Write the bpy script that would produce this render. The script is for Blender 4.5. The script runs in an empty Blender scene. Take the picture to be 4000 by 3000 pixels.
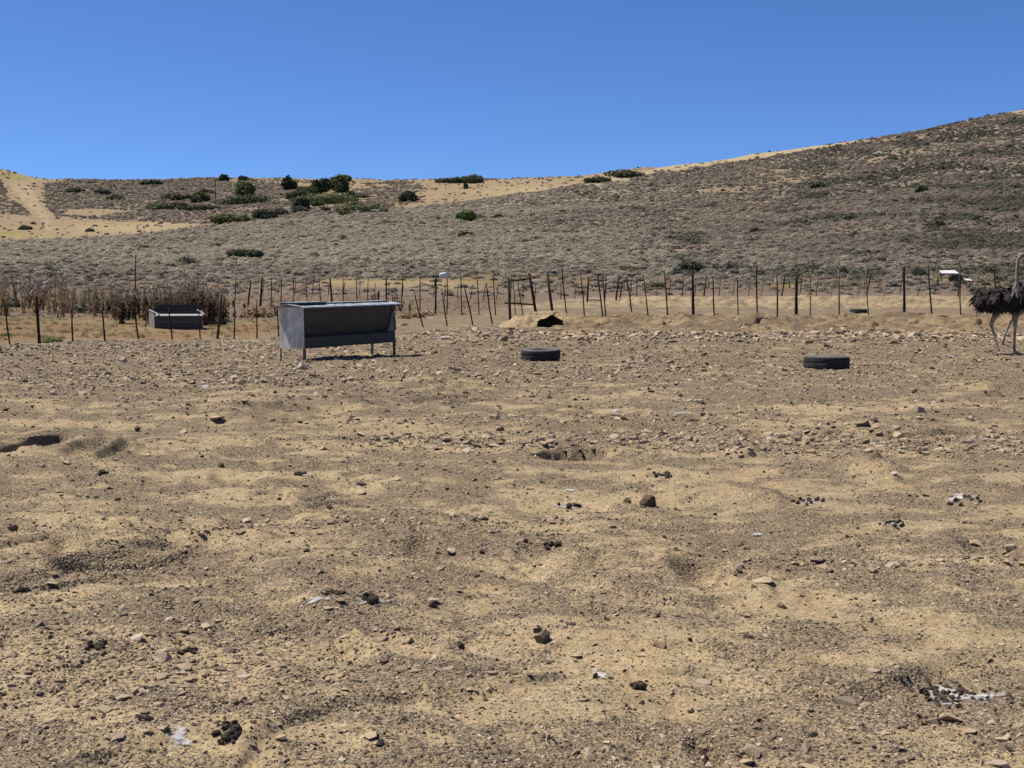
import bpy, bmesh, math, random
import numpy as np
from mathutils import Vector, Matrix, Euler

R = math.radians
random.seed(7); rng = np.random.default_rng(7)
scene = bpy.context.scene
COL = scene.collection

# ------------------------------------------------------------------ camera, sky, sun, exposure
K = 1.8                                              # the photo was taken with a longish lens: depths in units of K metres below
F, CX, CY, H = 2800.0 * K, 2000.0, 1500.0, 1.25          # measured in pixels of the 4000 x 3000 photograph
PITCH = math.atan((CY - 1172.0) / F)
cam_d = bpy.data.cameras.new('camera'); cam = bpy.data.objects.new('camera', cam_d); COL.objects.link(cam)
cam.location = (0, 0, H); cam.rotation_euler = (R(90) - PITCH, 0, 0)
cam_d.sensor_width = 36.0; cam_d.lens = 36.0 * F / 4000.0; cam_d.clip_end = 3000; cam_d.clip_start = 0.05
scene.camera = cam

SUN_AZ, SUN_EL = R(-70.0), R(60.0)                   # azimuth from +Y, clockwise
world = bpy.data.worlds.new('World'); scene.world = world; world.use_nodes = True
wn = world.node_tree; bg = wn.nodes['Background']
sky = wn.nodes.new('ShaderNodeTexSky'); sky.sky_type = 'NISHITA'; sky.sun_disc = False
sky.sun_elevation = SUN_EL; sky.sun_rotation = SUN_AZ
sky.altitude = 4000; sky.air_density = 1.0; sky.dust_density = 0.0; sky.ozone_density = 6.0
wb = wn.nodes.new('ShaderNodeMix'); wb.data_type = 'RGBA'; wb.blend_type = 'MULTIPLY'; wb.inputs[0].default_value = 1.0; wb.inputs[7].default_value = (.61, .765, 1.0, 1)   # the camera's cool white balance
wn.links.new(sky.outputs[0], wb.inputs[6]); wn.links.new(wb.outputs[2], bg.inputs[0]); bg.inputs[1].default_value = 0.091
sl = bpy.data.lights.new('sun', 'SUN'); sl.energy = 5.0; sl.angle = R(0.53); sl.color = (1.0, 0.95, 0.87)
so = bpy.data.objects.new('sun', sl); COL.objects.link(so)
S = Vector((math.sin(SUN_AZ) * math.cos(SUN_EL), math.cos(SUN_AZ) * math.cos(SUN_EL), math.sin(SUN_EL)))
so.rotation_euler = S.to_track_quat('Z', 'Y').to_euler(); so.location = S * 60
scene.view_settings.view_transform = 'Standard'; scene.view_settings.look = 'None'
scene.view_settings.exposure = 0.5; scene.view_settings.gamma = 1.0
scene.render.engine = 'CYCLES'

# ------------------------------------------------------------------ noise and terrain
def _hash(ix, iy, seed):
    h = (ix.astype(np.int64) * 374761393 + iy.astype(np.int64) * 668265263 + seed * 974711) & 0xFFFFFFFF
    h = ((h ^ (h >> 13)) * 1274126177) & 0xFFFFFFFF
    return ((h ^ (h >> 16)) & 0xFFFFFF) / float(0xFFFFFF)
def noise(x, y, seed=0):
    x = np.asarray(x, float); y = np.asarray(y, float)
    ix = np.floor(x); iy = np.floor(y); fx = x - ix; fy = y - iy
    u = fx * fx * fx * (fx * (fx * 6 - 15) + 10); v = fy * fy * fy * (fy * (fy * 6 - 15) + 10)
    def g(dx, dy):
        t = _hash(ix + dx, iy + dy, seed) * 2 * np.pi
        return np.cos(t) * (fx - dx) + np.sin(t) * (fy - dy)
    a = g(0, 0); b = g(1, 0); c = g(0, 1); d = g(1, 1)
    return ((a + (b - a) * u) * (1 - v) + (c + (d - c) * u) * v) * 1.5
def fbm(x, y, o=4, seed=0, gain=0.5):
    s = 0; a = 1.0; f = 1.0
    for i in range(o):
        s = s + a * noise(x * f + 17.3 * i, y * f - 9.1 * i, seed + i); a *= gain; f *= 2.03
    return s
def sstep(a, b, x):
    t = np.clip((x - a) / (b - a), 0, 1); return t * t * (3 - 2 * t)

def elev(py):                                        # tangent of elevation of an image row
    return np.tan(np.arctan((CY - np.asarray(py, float)) / F) - PITCH)
def slope_dir(px, py):                               # ray through a photo pixel: x / y and z / y
    u = (px - CX) / F; v = (CY - py) / F
    yy = math.cos(PITCH) + v * math.sin(PITCH)
    return u / yy, (-math.sin(PITCH) + v * math.cos(PITCH)) / yy
def project(x, y, z):
    yc = y * math.cos(PITCH) - (z - H) * math.sin(PITCH)
    zc = y * math.sin(PITCH) + (z - H) * math.cos(PITCH)
    return CX + F * x / yc, CY - F * zc / yc

# terrain profiles along six bearings: metres ahead, height of the ground (near), image row reached (far)
ND = [1, 14, 17, 20, 21.2, 22.4, 23.6, 27, 30, 34, 38, 42, 46]
NEAR = {
 -900: [0, 0, 0, .02, .12, .22, .30, .5, .68, .91, 1.15, 1.4, 1.7],
 0:    [0, 0, 0, .0, .12, .22, .30, .5, .68, .91, 1.15, 1.4, 1.7],
 900:  [0, 0, 0, .0, .0, .02, .08, .3, .55, .85, 1.1, 1.35, 1.65],
 1500: [0, 0, .02, .1, .14, .2, .25, .38, .5, .72, .95, 1.2, 1.5],
 1950: [0, 0, .03, .22, .36, .48, .50, .50, .52, .65, .85, 1.1, 1.45],
 2400: [0, 0, .05, .33, .50, .78, .76, .66, .66, .72, .95, 1.4, 1.52],
 3000: [0, 0, .05, .33, .50, .79, .75, .64, .64, .68, .90, 1.42, 1.52],
 5200: [0, 0, .05, .33, .52, .82, .75, .64, .64, .68, .90, 1.42, 1.54],
}
RIDGE = {  # px: (row at near ridge, distance of ridge, skyline row, distance of the skyline)
 -900: (950, 145, 560, 400), 0: (938, 150, 655, 405), 180: (936, 151, 697, 410), 500: (918, 156, 704, 420), 1000: (868, 176, 690, 425),
 1300: (842, 190, 694, 425), 1500: (820, 200, 699, 430), 1800: (790, 217, 694, 430), 2000: (765, 230, 696, 430), 2300: (705, 262, 684, 425), 2500: (664, 290, 655, 420),
 2700: (634, 312, 660, 420), 3000: (591, 322, 660, 420), 3400: (523, 326, 660, 420), 4000: (410, 330, 650, 420), 5200: (270, 330, 640, 420),
}
TD = np.geomspace(1.0, 620.0, 1500); TA = np.linspace(-1.15, 1.15, 460)
def build_table():
    ka = sorted(NEAR); na = np.array([slope_dir(p, 1172)[0] * K for p in ka]); nz = np.array([NEAR[k] for k in ka], float)
    kr = sorted(RIDGE); ra = np.array([slope_dir(p, 800)[0] * K for p in kr]); rr = np.array([RIDGE[k] for k in kr], float)
    T = np.zeros((len(TA), len(TD)))
    for i, a in enumerate(TA):
        zn = [np.interp(a, na, nz[:, k]) for k in range(len(ND))]
        pr, dr, ps, ds = [np.interp(a, ra, rr[:, k]) for k in range(4)]
        d = list(ND); z = list(zn)
        def add(dd, py): d.append(dd); z.append(H + float(elev(py)) * K * dd)
        add(60, 1108); add(78, 1062)
        for t in (0.2, 0.4, 0.6, 0.8, 0.93, 1.0):
            tt = t ** 0.80
            add(78 + (dr - 78) * t, 1062 + (pr - 1062) * tt)
        low = max(pr, ps) + 10
        add(dr + 28, low + 8); add(dr + 46, low)
        for t in (0.33, 0.66, 0.9, 1.0):
            add(dr + 46 + (ds - dr - 46) * t, low + (ps - low) * t ** 0.85)
        add(ds + 40, ps + 14); add(ds + 120, ps + 90); add(700, ps + 200)
        T[i] = np.interp(TD, d, z)
    n = 4                                            # smooth, lightly near the berms, strongly on the hills
    def sm(A, k, ax):
        w = np.exp(-np.linspace(-2, 2, 2 * k + 1) ** 2); w /= w.sum()
        return np.apply_along_axis(lambda v: np.convolve(np.pad(v, k, mode='edge'), w, 'valid'), ax, A)
    Tn = sm(T, 3, 1); Tf = sm(sm(T, 12, 1), 10, 0); Tn = sm(Tn, 8, 0)
    f = sstep(46, 80, TD)[None, :]
    return Tn * (1 - f) + Tf * f
TAB = build_table()
def table(a, d):
    fi = np.clip((a - TA[0]) / (TA[1] - TA[0]), 0, len(TA) - 1.001)
    fj = np.clip(np.log(np.maximum(d, 1.0) / TD[0]) / np.log(TD[1] / TD[0]), 0, len(TD) - 1.001)
    i = fi.astype(int); j = fj.astype(int); u = fi - i; v = fj - j
    return (TAB[i, j] * (1 - u) * (1 - v) + TAB[i + 1, j] * u * (1 - v) + TAB[i, j + 1] * (1 - u) * v + TAB[i + 1, j + 1] * u * v)

def flat(px, py, z=0.0):                             # where the ray through a pixel meets level ground
    a, e = slope_dir(px, py); d = (z - H) / e
    return a * d, d
# hollows dug in the ground: pixel, half width across, half width along the view, depth, rim
PITS = []
for px, py, rx, ry, dep, rim in [
    (125, 1742, .17, .50, .24, .04), (330, 1770, .12, .30, .03, .07), (440, 1775, .07, .22, .05, .03), (2230, 1772, .30, .26, .17, .05), (2120, 2185, .12, .14, .03, .02), (2330, 2200, .12, .12, .025, .02),
    (2730, 2232, .10, .14, .06, .04), (700, 2145, .16, .2, .045, .03), (280, 2135, .12, .22, .05, .03), (850, 2145, .13, .2, .04, .03), (1650, 2155, .07, .14, .035, .02),
    (3880, 2150, .11, .22, .05, .03), (2760, 2905, .045, .07, .035, .01), (2800, 2918, .025, .05, .03, .01), (1150, 1620, .5, .5, .05, .05), (350, 1630, .5, .6, -.05, .0), (850, 1830, .25, .4, -.035, .0),
    (3400, 1815, .2, .35, -.06, .0), (1080, 2660, .10, .12, -.025, 0.0), (2920, 2260, .12, .22, -.03, 0), (3000, 1930, .1, .2, -.03, 0)]:
    x, y = flat(px, py); PITS.append((x, y, rx, ry * 1.5, dep, rim))
HOLE = None
def zt(x, y):
    x = np.asarray(x, float); y = np.asarray(y, float)
    yy = np.maximum(y / K, 1.0)
    z = table(x / yy, yy)
    near = 1 - sstep(30, 60, yy)
    dirt = near * 1.0
    z = z + dirt * (0.040 * fbm(x * .38, y * .30, 3, 5) + 0.022 * fbm(x * 1.1, y * .8, 3, 9) + 0.014 * fbm(x * 3.2, y * 2.6, 3, 21))
    # crusted ledges: abrupt little rises across the view, gently falling away behind
    yard = (1 - sstep(19.5, 20.5, yy)) * sstep(1.2, 1.8, yy)
    for per, amp, sx, seed in ((1.9, .062, .28, 211), (.75, .030, .6, 221), (.33, .014, 1.3, 231)):
        t = y / per + 1.5 * fbm(x * sx, y * sx * .55, 3, seed); fr = t - np.floor(t)
        k = sstep(-.05, .45, fbm(x * sx * 1.3 + 7, y * sx * 1.1, 2, seed + 5))
        z = z + yard * amp * k * (sstep(0, .10, fr) * (1 - fr) - .4)
    fine = 1 - sstep(8, 16, yy)
    z = z + fine * 0.006 * fbm(x * 9, y * 9, 3, 33)
    far = sstep(60, 110, yy)
    z = z + far * (0.9 * fbm(x * .02, y * .02, 3, 41) + .35 * fbm(x * .09, y * .09, 3, 44)) * np.clip(yy / 250, .2, 1)
    # eroded face of the dirt bank under the fence
    a = x / yy
    bank = sstep(.03, .10, a) * sstep(19.6, 20.6, yy) * (1 - sstep(22.3, 23.2, yy))
    z = z + bank * (0.14 * np.abs(noise(x * .9 + .5 * y, y * .35, 51)) + .12 * fbm(x * 2.2 + y, y * 1.2, 4, 52, .6) - .06)
    z = z + sstep(.03, .10, a) * sstep(20.8, 22.2, yy) * (1 - sstep(22.6, 24.5, yy)) * .06 * noise(x * .5, y * .4, 57)
    bank2 = sstep(.10, .16, a) * sstep(36, 38, yy) * (1 - sstep(42, 44, yy))
    z = z + bank2 * .16 * fbm(x * .9, y * .5, 4, 55, .6)
    # burrow mound by the timber frame
    mx, my = 0.9, 22.2
    r2 = ((x - mx) / 1.05) ** 2 + ((y - my * K) / 1.1) ** 2
    z = z + .10 * np.exp(-r2) * (1 + .35 * noise(x * 2.5, y * 2.5, 61))
    wob = .10 * noise(x * 3, y * 2, 63)
    z = z - .22 * np.exp(-(((x - 1.05) / .42) ** 2 + ((y - 39.1) / .5) ** 2) ** 2)
    q = ((x - 1.5 + .5 * (y - 39.0)) / .17) ** 2 + ((y - 39.0) / .7) ** 2 + wob
    z = z - .30 * (1 - sstep(.7, 1.2, q))
    z = z + .12 * np.exp(-(((x - 1.75) / .30) ** 2 + ((y - 38.6) / .5) ** 2))
    for gx, gy, gw, gl, gd in ((4.75, 38.9, .16, .75, .26), (7.35, 38.8, .2, .8, .26), (8.0, 39.6, .15, .5, .2), (10.1, 39.7, .16, .4, .2), (13.3, 39.0, .2, .5, .24), (12.1, 38.9, .13, .4, .2), (14.2, 38.8, .16, .6, .24), (11.0, 38.6, .2, .6, .2), (2.9, 38.8, .2, .5, .2)):      # runnels washed into the bank
        u = x - gx + .8 * (gy - y); q = (u / (gw * .8)) ** 2 + ((y - gy) / gl) ** 2 + wob
        m = np.nonzero(q < 2)[0]
        if len(m): z[m] -= gd * .75 * (1 - sstep(.7, 1.15, q[m]))
    for px_, py_, rx, ry, dep, rim in PITS:
        q = ((x - px_) / rx) ** 2 + ((y - py_) / ry) ** 2
        m = np.nonzero(q < 12)[0]
        if len(m):
            qm = q[m]; jag = 1 + .5 * noise(x[m] * 9, y[m] * 7, 71)
            z[m] -= dep * (np.exp(-(qm * jag) ** 2) if dep < .11 else (1 - sstep(.86, 1.06, qm * (1 + .35 * (jag - 1)))) * np.clip(.25 + .75 * (y[m] - py_ + ry) / ry, 0, 1)) - rim * np.exp(-((np.sqrt(qm) - 1.55) / .45) ** 2) * np.clip(.6 + (y[m] - py_) / ry * .4, 0, 1)
    # hollow by the feeder's rear leg, and the ground it stands on
    z = z - .05 * np.exp(-(((x + 4.8) / .5) ** 2 + ((y - 26.9) / .7) ** 2))
    return np.where(y < K, 0.05 * fbm(x * .38, y * .30, 3, 5) * np.clip(y + 1, 0, 1) + 0 * x + table(0 * x, 0 * x + 1), z)
MARCH = np.concatenate([np.geomspace(1.5, 60, 360), np.geomspace(60.5, 560, 400)]) * K
def ground_at(px, py):                               # first ground point along the ray of a photo pixel
    a, e = slope_dir(px, py)
    lo = np.searchsorted(MARCH, .45 * H / max(-e, 1e-3)) if e < -.01 else np.searchsorted(MARCH, 20 * K); ms = MARCH[max(0, lo - 1):]
    g = zt(a * ms, ms) - (H + e * ms)
    i = int(np.argmax(g >= 0))
    if g[i] < 0: i = len(ms) - 1
    sub = np.linspace(ms[max(i - 1, 0)], ms[i], 24); g = zt(a * sub, sub) - (H + e * sub); k = int(np.argmax(g >= 0)); k = k if g[k] >= 0 else 23
    d = sub[k]; return Vector((a * d, d, float(zt(np.array([a * d]), np.array([d]))[0])))
def z1(x, y): return float(zt(np.array([x]), np.array([y]))[0])
def ridge_px(px, k):
    kr = sorted(RIDGE); return np.interp(px, kr, [RIDGE[q][k] for q in kr])

# ------------------------------------------------------------------ masks of what covers the ground
def gravel_mask(x, y):
    yn = y / K
    n = .38 * fbm(x * .42, y * .55, 3, 81) + .60 * fbm(x * 1.3, y * 1.9, 3, 85) + .40 * fbm(x * 4.5, y * 6.0, 2, 88)
    bias = -.06 + .26 * sstep(6, 13, yn) - .42 * sstep(20.0, 20.6, yn) * sstep(.01, .08, x / np.maximum(yn, 1)) * (1 - sstep(24, 26, yn)) - .5 * sstep(36.5, 37.5, yn)
    return .08 + .92 * sstep(-.50, .55, n + bias)
def blob(px, py, cx, cy, rx, ry, p=2):
    return np.exp(-(np.abs((px - cx) / rx) ** p + np.abs((py - cy) / ry) ** p))
def lerp(c, new, m):
    return c * (1 - m[..., None]) + np.array(new)[None, :] * m[..., None]
def cover(x, y, z):
    """colour of the bare ground and how gravelly it is"""
    px, py = project(x, np.maximum(y, .8), z); g = gravel_mask(x, y)
    wob = 26 * fbm(x * .05, y * .05, 3, 91)
    nz = fbm(x * .16, y * .16, 4, 95)
    soil = np.array((.44, .342, .205)); c = np.tile(soil, (len(x), 1))
    c = c * (1 + .10 * fbm(x * .3, y * .3, 3, 99))[:, None]
    y = y / K                                        # from here on in units of K metres ahead
    bk_ = sstep(.02, .08, x / np.maximum(y, 1)) * sstep(19.8, 20.5, y) * (1 - sstep(22.6, 23.6, y)); c = lerp(c, (.36, .265, .158), bk_); c = lerp(c, (.25, .175, .105), bk_ * sstep(-.30, .35, fbm(x * .8 + y, y * 1.5, 4, 97)) * .95)
    # paddock behind the near fence: dry brown grass
    a = x / np.maximum(y, 1)
    fence_d = np.interp(a, [-.8, -.71, -.39, -.2, -.1], [19.9, 20.0, 22.4, 26, 31])
    pad = sstep(0, .8, y - fence_d + .5 * nz) * (1 - sstep(-.17, -.07, a))
    c = lerp(c, (.25, .155, .075), pad); g = g * (1 - pad)
    pale = pad * sstep(-.1, .4, fbm(x * .35, y * .25, 3, 101)); c = lerp(c, (.30, .215, .115), pale * .8)
    grn = pad * sstep(24, 27, y) * sstep(.0, .5, fbm(x * .6, y * .4, 3, 103) + .25); c = lerp(c, (.16, .17, .07), grn * .5)
    # rough ground beyond the corral
    lim = np.interp(a, [-.2, -.07, .0, .06, .12, .2], [28, 31, 38, 41, 43.2, 43.6])
    rough = sstep(0, 1.6, y - lim + .8 * nz); c = lerp(c, (.205, .148, .105), rough); g = g * (1 - rough)
    yel = rough * np.clip(blob(px, py, 1560, 1108, 330, 16, 4) + blob(px, py, 1120, 1100, 180, 10) + .8 * blob(px, py, 1780, 1130, 170, 12), 0, 1)
    c = lerp(c, (.36, .285, .15), yel)
    ygr = rough * np.clip(blob(px, py, 1960, 1090, 260, 12) + blob(px, py, 3180, 1115, 170, 10) + blob(px, py, 3760, 1092, 220, 14) + blob(px, py, 2330, 1104, 160, 12), 0, 1) * sstep(-.3, .2, nz)
    c = lerp(c, (.27, .23, .06), ygr * .9)
    lil = rough * np.clip(blob(px, py, 1250, 1140, 500, 16) + blob(px, py, 1750, 1150, 200, 12), 0, 1); c = lerp(c, (.20, .15, .125), lil * .8)
    # near hill: litter between grey shrubs
    hill = sstep(66, 84, y); c = lerp(c, (.34, .285, .215), hill); c = lerp(c, (.235, .195, .15), hill * sstep(1900, 3000, px))
    red = hill * sstep(.25, .6, fbm(x * .035, y * .035, 3, 107)); c = lerp(c, (.34, .245, .155), red * .5)
    dr = ridge_px(px, 1); pr = ridge_px(px, 0)
    top = hill * sstep(2150, 2400, px) * (1 - .25 * sstep(3600, 4300, px)) * (1 - sstep(18, 30, py - pr + 10 * nz)) * (y < dr + 12); c = lerp(c, (.45, .365, .225), top)
    far = hill * sstep(0, 10, y - dr - 12) * (1 - sstep(2500, 2650, px))
    c = lerp(c, (.335, .255, .155), far)
    c = lerp(c, (.33, .24, .15), far * sstep(-.1, .4, nz) * .6)
    gl = far * np.clip(blob(px, py, 2120, 757, 250, 28) + .7 * blob(px, py, 500, 890, 350, 22), 0, 1); c = lerp(c, (.44, .345, .195), gl)
    mauve = far * shrub_far(px, py, x, y); c = lerp(c, (.27, .21, .16), mauve * .8)
    tx = np.interp(py, [690, 730, 770, 820, 870, 905, 930], [95, 85, 105, 150, 182, 187, 150]); tw = np.interp(py, [690, 740, 780, 830, 880], [60, 48, 38, 20, 10])
    trk = far * np.exp(-((px - tx + wob * .3) / tw) ** 4); c = lerp(c, (.34, .255, .16), far * (1 - sstep(180, 330, px)) * .75); c = lerp(c, (.42, .325, .205), trk)
    lg = far * (blob(px, py, 40, 915, 160, 14) + blob(px, py, 40, 690, 130, 18)); c = lerp(c, (.32, .27, .10), np.clip(lg, 0, 1) * .8)
    return c, g
def shrub_far(px, py, x, y):
    n = fbm(x * .03, y * .03, 4, 111)
    m = blob(px, py, 620, 760, 560, 62, 4) + blob(px, py, 1250, 850, 380, 34) + .9 * blob(px, py, 900, 850, 350, 40) + .8 * blob(px, py, 1550, 760, 190, 50) + 1.0 * blob(px, py, 150, 815, 110, 38) + blob(px, py, 0, 740, 60, 30) + .5 * blob(px, py, 1850, 708, 160, 10) + .7 * blob(px, py, 500, 850, 260, 25)
    m = m - 1.0 * blob(px, py, 95, 740, 55, 60) - .9 * blob(px, py, 500, 893, 420, 22) - .8 * blob(px, py, 350, 830, 120, 14) - 1.2 * blob(px, py, 2050, 765, 380, 34) + .8 * blob(px, py, 20, 800, 60, 20)
    tx = np.interp(py, [690, 730, 770, 820, 870, 905, 930], [95, 85, 105, 150, 182, 187, 150]); m = m - 1.5 * np.exp(-((px - tx) / np.interp(py, [690, 780, 880], [75, 62, 26])) ** 4)
    return sstep(.25, .65, m + .35 * n)

# ------------------------------------------------------------------ materials
def mat(name, base=(.5, .5, .5), rough=.9, metal=0.0, spec=.25):
    m = bpy.data.materials.new(name); m.use_nodes = True
    b = m.node_tree.nodes['Principled BSDF']
    b.inputs['Base Color'].default_value = (*base, 1); b.inputs['Roughness'].default_value = rough
    b.inputs['Metallic'].default_value = metal; b.inputs['Specular IOR Level'].default_value = spec
    return m, m.node_tree, b
def N(nt, t, **kw):
    n = nt.nodes.new(t)
    for k, v in kw.items(): setattr(n, k, v)
    return n
def mixc(nt, fac, a, b, mode='MIX'):
    n = N(nt, 'ShaderNodeMix', data_type='RGBA', blend_type=mode)
    for sock, v in ((0, fac), (6, a), (7, b)):
        if hasattr(v, 'is_output'): nt.links.new(v, n.inputs[sock])
        else: n.inputs[sock].default_value = v if sock == 0 else (*v, 1)
    return n.outputs[2]
def ramp(nt, src, stops):
    r = N(nt, 'ShaderNodeValToRGB'); e = r.color_ramp.elements
    while len(e) < len(stops): e.new(.5)
    for q, (p, c) in zip(e, stops):
        q.position = p; q.color = (*c, 1) if isinstance(c, tuple) else (c, c, c, 1)
    nt.links.new(src, r.inputs[0]); return r.outputs[0]
def tex(nt, kind, scale, detail=4.0, coord='Object', rough=.55):
    tc = N(nt, 'ShaderNodeTexCoord'); t = N(nt, kind); t.inputs['Scale'].default_value = scale
    if kind == 'ShaderNodeTexNoise': t.inputs['Detail'].default_value = detail; t.inputs['Roughness'].default_value = rough
    nt.links.new(tc.outputs[coord], t.inputs['Vector']); return t
def bump(nt, b, h, strength, dist):
    n = N(nt, 'ShaderNodeBump'); n.inputs['Strength'].default_value = strength; n.inputs['Distance'].default_value = dist
    nt.links.new(h, n.inputs['Height']); nt.links.new(n.outputs[0], b.inputs['Normal']); return n
def math_(nt, op, a, b=None, c=None):
    n = N(nt, 'ShaderNodeMath', operation=op)
    for i, v in enumerate((a, b, c)):
        if v is None: continue
        if hasattr(v, 'is_output'): nt.links.new(v, n.inputs[i])
        else: n.inputs[i].default_value = v
    return n.outputs[0]

def ground_material():
    m, nt, b = mat('dry_dirt', rough=.95, spec=.12)
    at = N(nt, 'ShaderNodeAttribute', attribute_name='Col'); gv = N(nt, 'ShaderNodeAttribute', attribute_name='gravel')
    n1 = tex(nt, 'ShaderNodeTexNoise', 34, 6, rough=.7); n2 = tex(nt, 'ShaderNodeTexNoise', 3.5, 6, rough=.65)
    v1 = tex(nt, 'ShaderNodeTexVoronoi', 75); v2 = tex(nt, 'ShaderNodeTexVoronoi', 150)
    sep = N(nt, 'ShaderNodeSeparateColor'); nt.links.new(v1.outputs['Color'], sep.inputs[0])
    sep2 = N(nt, 'ShaderNodeSeparateColor'); nt.links.new(v2.outputs['Color'], sep2.inputs[0])
    # chips: each small cell is stone or soil, the likelier stone the more gravelly the spot
    k = math_(nt, 'ADD', gv.outputs['Fac'], math_(nt, 'MULTIPLY', math_(nt, 'SUBTRACT', n2.outputs['Fac'], .5), 1.1))
    ka = math_(nt, 'ADD', k, math_(nt, 'MULTIPLY', math_(nt, 'SUBTRACT', sep.outputs[1], .5), .9))
    kb = math_(nt, 'ADD', k, math_(nt, 'MULTIPLY', math_(nt, 'SUBTRACT', sep2.outputs[0], .5), .9))
    gm = math_(nt, 'MAXIMUM', math_(nt, 'MULTIPLY', ramp(nt, ka, [(.50, 0.0), (.60, 1.0)]), .85), ramp(nt, kb, [(.50, 0.0), (.60, 1.0)]))
    gcol = ramp(nt, sep.outputs[0], [(0, (.042, .031, .022)), (.35, (.105, .078, .054)), (.65, (.22, .164, .107)), (1, (.46, .345, .20))])
    gcol2 = ramp(nt, sep2.outputs[1], [(0, (.045, .034, .026)), (.5, (.145, .11, .08)), (1, (.37, .28, .175))])
    gc = mixc(nt, .5, gcol, gcol2)
    soil = mixc(nt, ramp(nt, n1.outputs['Fac'], [(.3, 0.0), (.7, 1.0)]), (.66, .64, .60), (1.22, 1.20, 1.17))
    soil = mixc(nt, 1.0, at.outputs['Color'], soil, 'MULTIPLY')
    soil = mixc(nt, ramp(nt, n2.outputs['Fac'], [(.35, 1.0), (.6, 0.0)]), soil, mixc(nt, 1.0, soil, (.86, .82, .76), 'MULTIPLY'))
    spk = ramp(nt, sep2.outputs[2], [(.74, 0.0), (.80, 1.0)])
    soil = mixc(nt, math_(nt, 'MULTIPLY', spk, .75), soil, gcol2)
    near = mixc(nt, math_(nt, 'MULTIPLY', gm, .84), soil, gc)
    nt.links.new(near, b.inputs['Base Color'])
    hh = math_(nt, 'ADD', math_(nt, 'MULTIPLY', math_(nt, 'MULTIPLY', v1.outputs['Distance'], -1.0), math_(nt, 'ADD', gm, .12)), math_(nt, 'MULTIPLY', n1.outputs['Fac'], .55))
    bump(nt, b, hh, .8, .011)
    return m
def hill_material():
    m, nt, b = mat('hill_grass', rough=.95, spec=.08)
    at = N(nt, 'ShaderNodeAttribute', attribute_name='Col')
    n1 = tex(nt, 'ShaderNodeTexNoise', 1.6, 6, rough=.7); n2 = tex(nt, 'ShaderNodeTexNoise', .22, 6, rough=.65)
    k = mixc(nt, ramp(nt, n1.outputs['Fac'], [(.3, 0.0), (.7, 1.0)]), (.66, .64, .62), (1.22, 1.2, 1.16))
    k2 = mixc(nt, ramp(nt, n2.outputs['Fac'], [(.3, 0.0), (.7, 1.0)]), (.84, .81, .78), (1.10, 1.10, 1.08))
    nt.links.new(mixc(nt, 1.0, mixc(nt, 1.0, at.outputs['Color'], k, 'MULTIPLY'), k2, 'MULTIPLY'), b.inputs['Base Color'])
    bump(nt, b, n1.outputs['Fac'], .8, .35)
    return m
def varied(name, stops, rough=.9, spec=.2, nscale=None, namt=.35, bstr=0, bdist=.01, metal=0.0, trans=0.0):
    """colour chosen per object (or per scattered piece) along a ramp, with fine mottling"""
    m, nt, b = mat(name, rough=rough, spec=spec, metal=metal)
    oi = N(nt, 'ShaderNodeObjectInfo'); c = ramp(nt, oi.outputs['Random'], stops)
    if nscale:
        n = tex(nt, 'ShaderNodeTexNoise', nscale, 5, rough=.65)
        k = mixc(nt, ramp(nt, n.outputs['Fac'], [(.3, 0.0), (.7, 1.0)]), (1 - namt,) * 3, (1 + namt,) * 3)
        c = mixc(nt, 1.0, c, k, 'MULTIPLY')
        if bstr: bump(nt, b, n.outputs['Fac'], bstr, bdist)
    nt.links.new(c, b.inputs['Base Color'])
    if trans:
        b.inputs['Transmission Weight'].default_value = 0
        tr = N(nt, 'ShaderNodeBsdfTranslucent'); nt.links.new(c, tr.inputs[0]); mx = N(nt, 'ShaderNodeMixShader'); mx.inputs[0].default_value = trans
        out = [q for q in nt.nodes if q.type == 'OUTPUT_MATERIAL'][0]
        nt.links.new(b.outputs[0], mx.inputs[1]); nt.links.new(tr.outputs[0], mx.inputs[2]); nt.links.new(mx.outputs[0], out.inputs[0])
    return m
M = {}
M['ground'] = ground_material(); M['hill'] = hill_material()
M['stone'] = varied('tan_stone', [(0, (.155, .115, .085)), (.15, (.29, .215, .145)), (.4, (.47, .355, .225)), (.65, (.50, .39, .26)), (.82, (.44, .33, .21)), (.86, (.28, .175, .115)), (1, (.52, .43, .31))], .9, .15, 14, .28, .5, .01)
M['pebble'] = varied('pebble', [(0, (.085, .063, .05)), (.3, (.17, .128, .095)), (.5, (.31, .235, .155)), (.75, (.45, .345, .225)), (1, (.52, .43, .30))], .9, .15)
M['clod'] = varied('brown_clod', [(0, (.14, .095, .06)), (1, (.21, .145, .09))], .95, .1, 30, .35, .8, .01)
M['dung'] = varied('dark_dung', [(0, (.055, .042, .031)), (1, (.105, .078, .055))], .9, .15, 40, .3, .6, .006)
M['guano'] = varied('white_guano', [(0, (.46, .44, .41)), (1, (.60, .58, .55))], .9, .1, 30, .3)
_nt = M['guano'].node_tree; _b = _nt.nodes['Principled BSDF']; _n = tex(_nt, 'ShaderNodeTexNoise', 26, 7, rough=.75); _f = N(_nt, 'ShaderNodeAttribute', attribute_name='fade'); _nt.links.new(ramp(_nt, math_(_nt, 'ADD', _n.outputs['Fac'], math_(_nt, 'MULTIPLY', math_(_nt, 'SUBTRACT', _f.outputs['Fac'], .5), .42)), [(.50, 0.0), (.66, .92)]), _b.inputs['Alpha'])
M['post'] = varied('dark_timber', [(0, (.028, .020, .015)), (.7, (.048, .034, .025)), (1, (.085, .062, .044))], .9, .15, 22, .4, .6, .01)
M['post_pale'] = varied('weathered_timber', [(0, (.20, .155, .11)), (1, (.26, .20, .145))], .9, .15, 22, .3, .5, .01)
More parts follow.
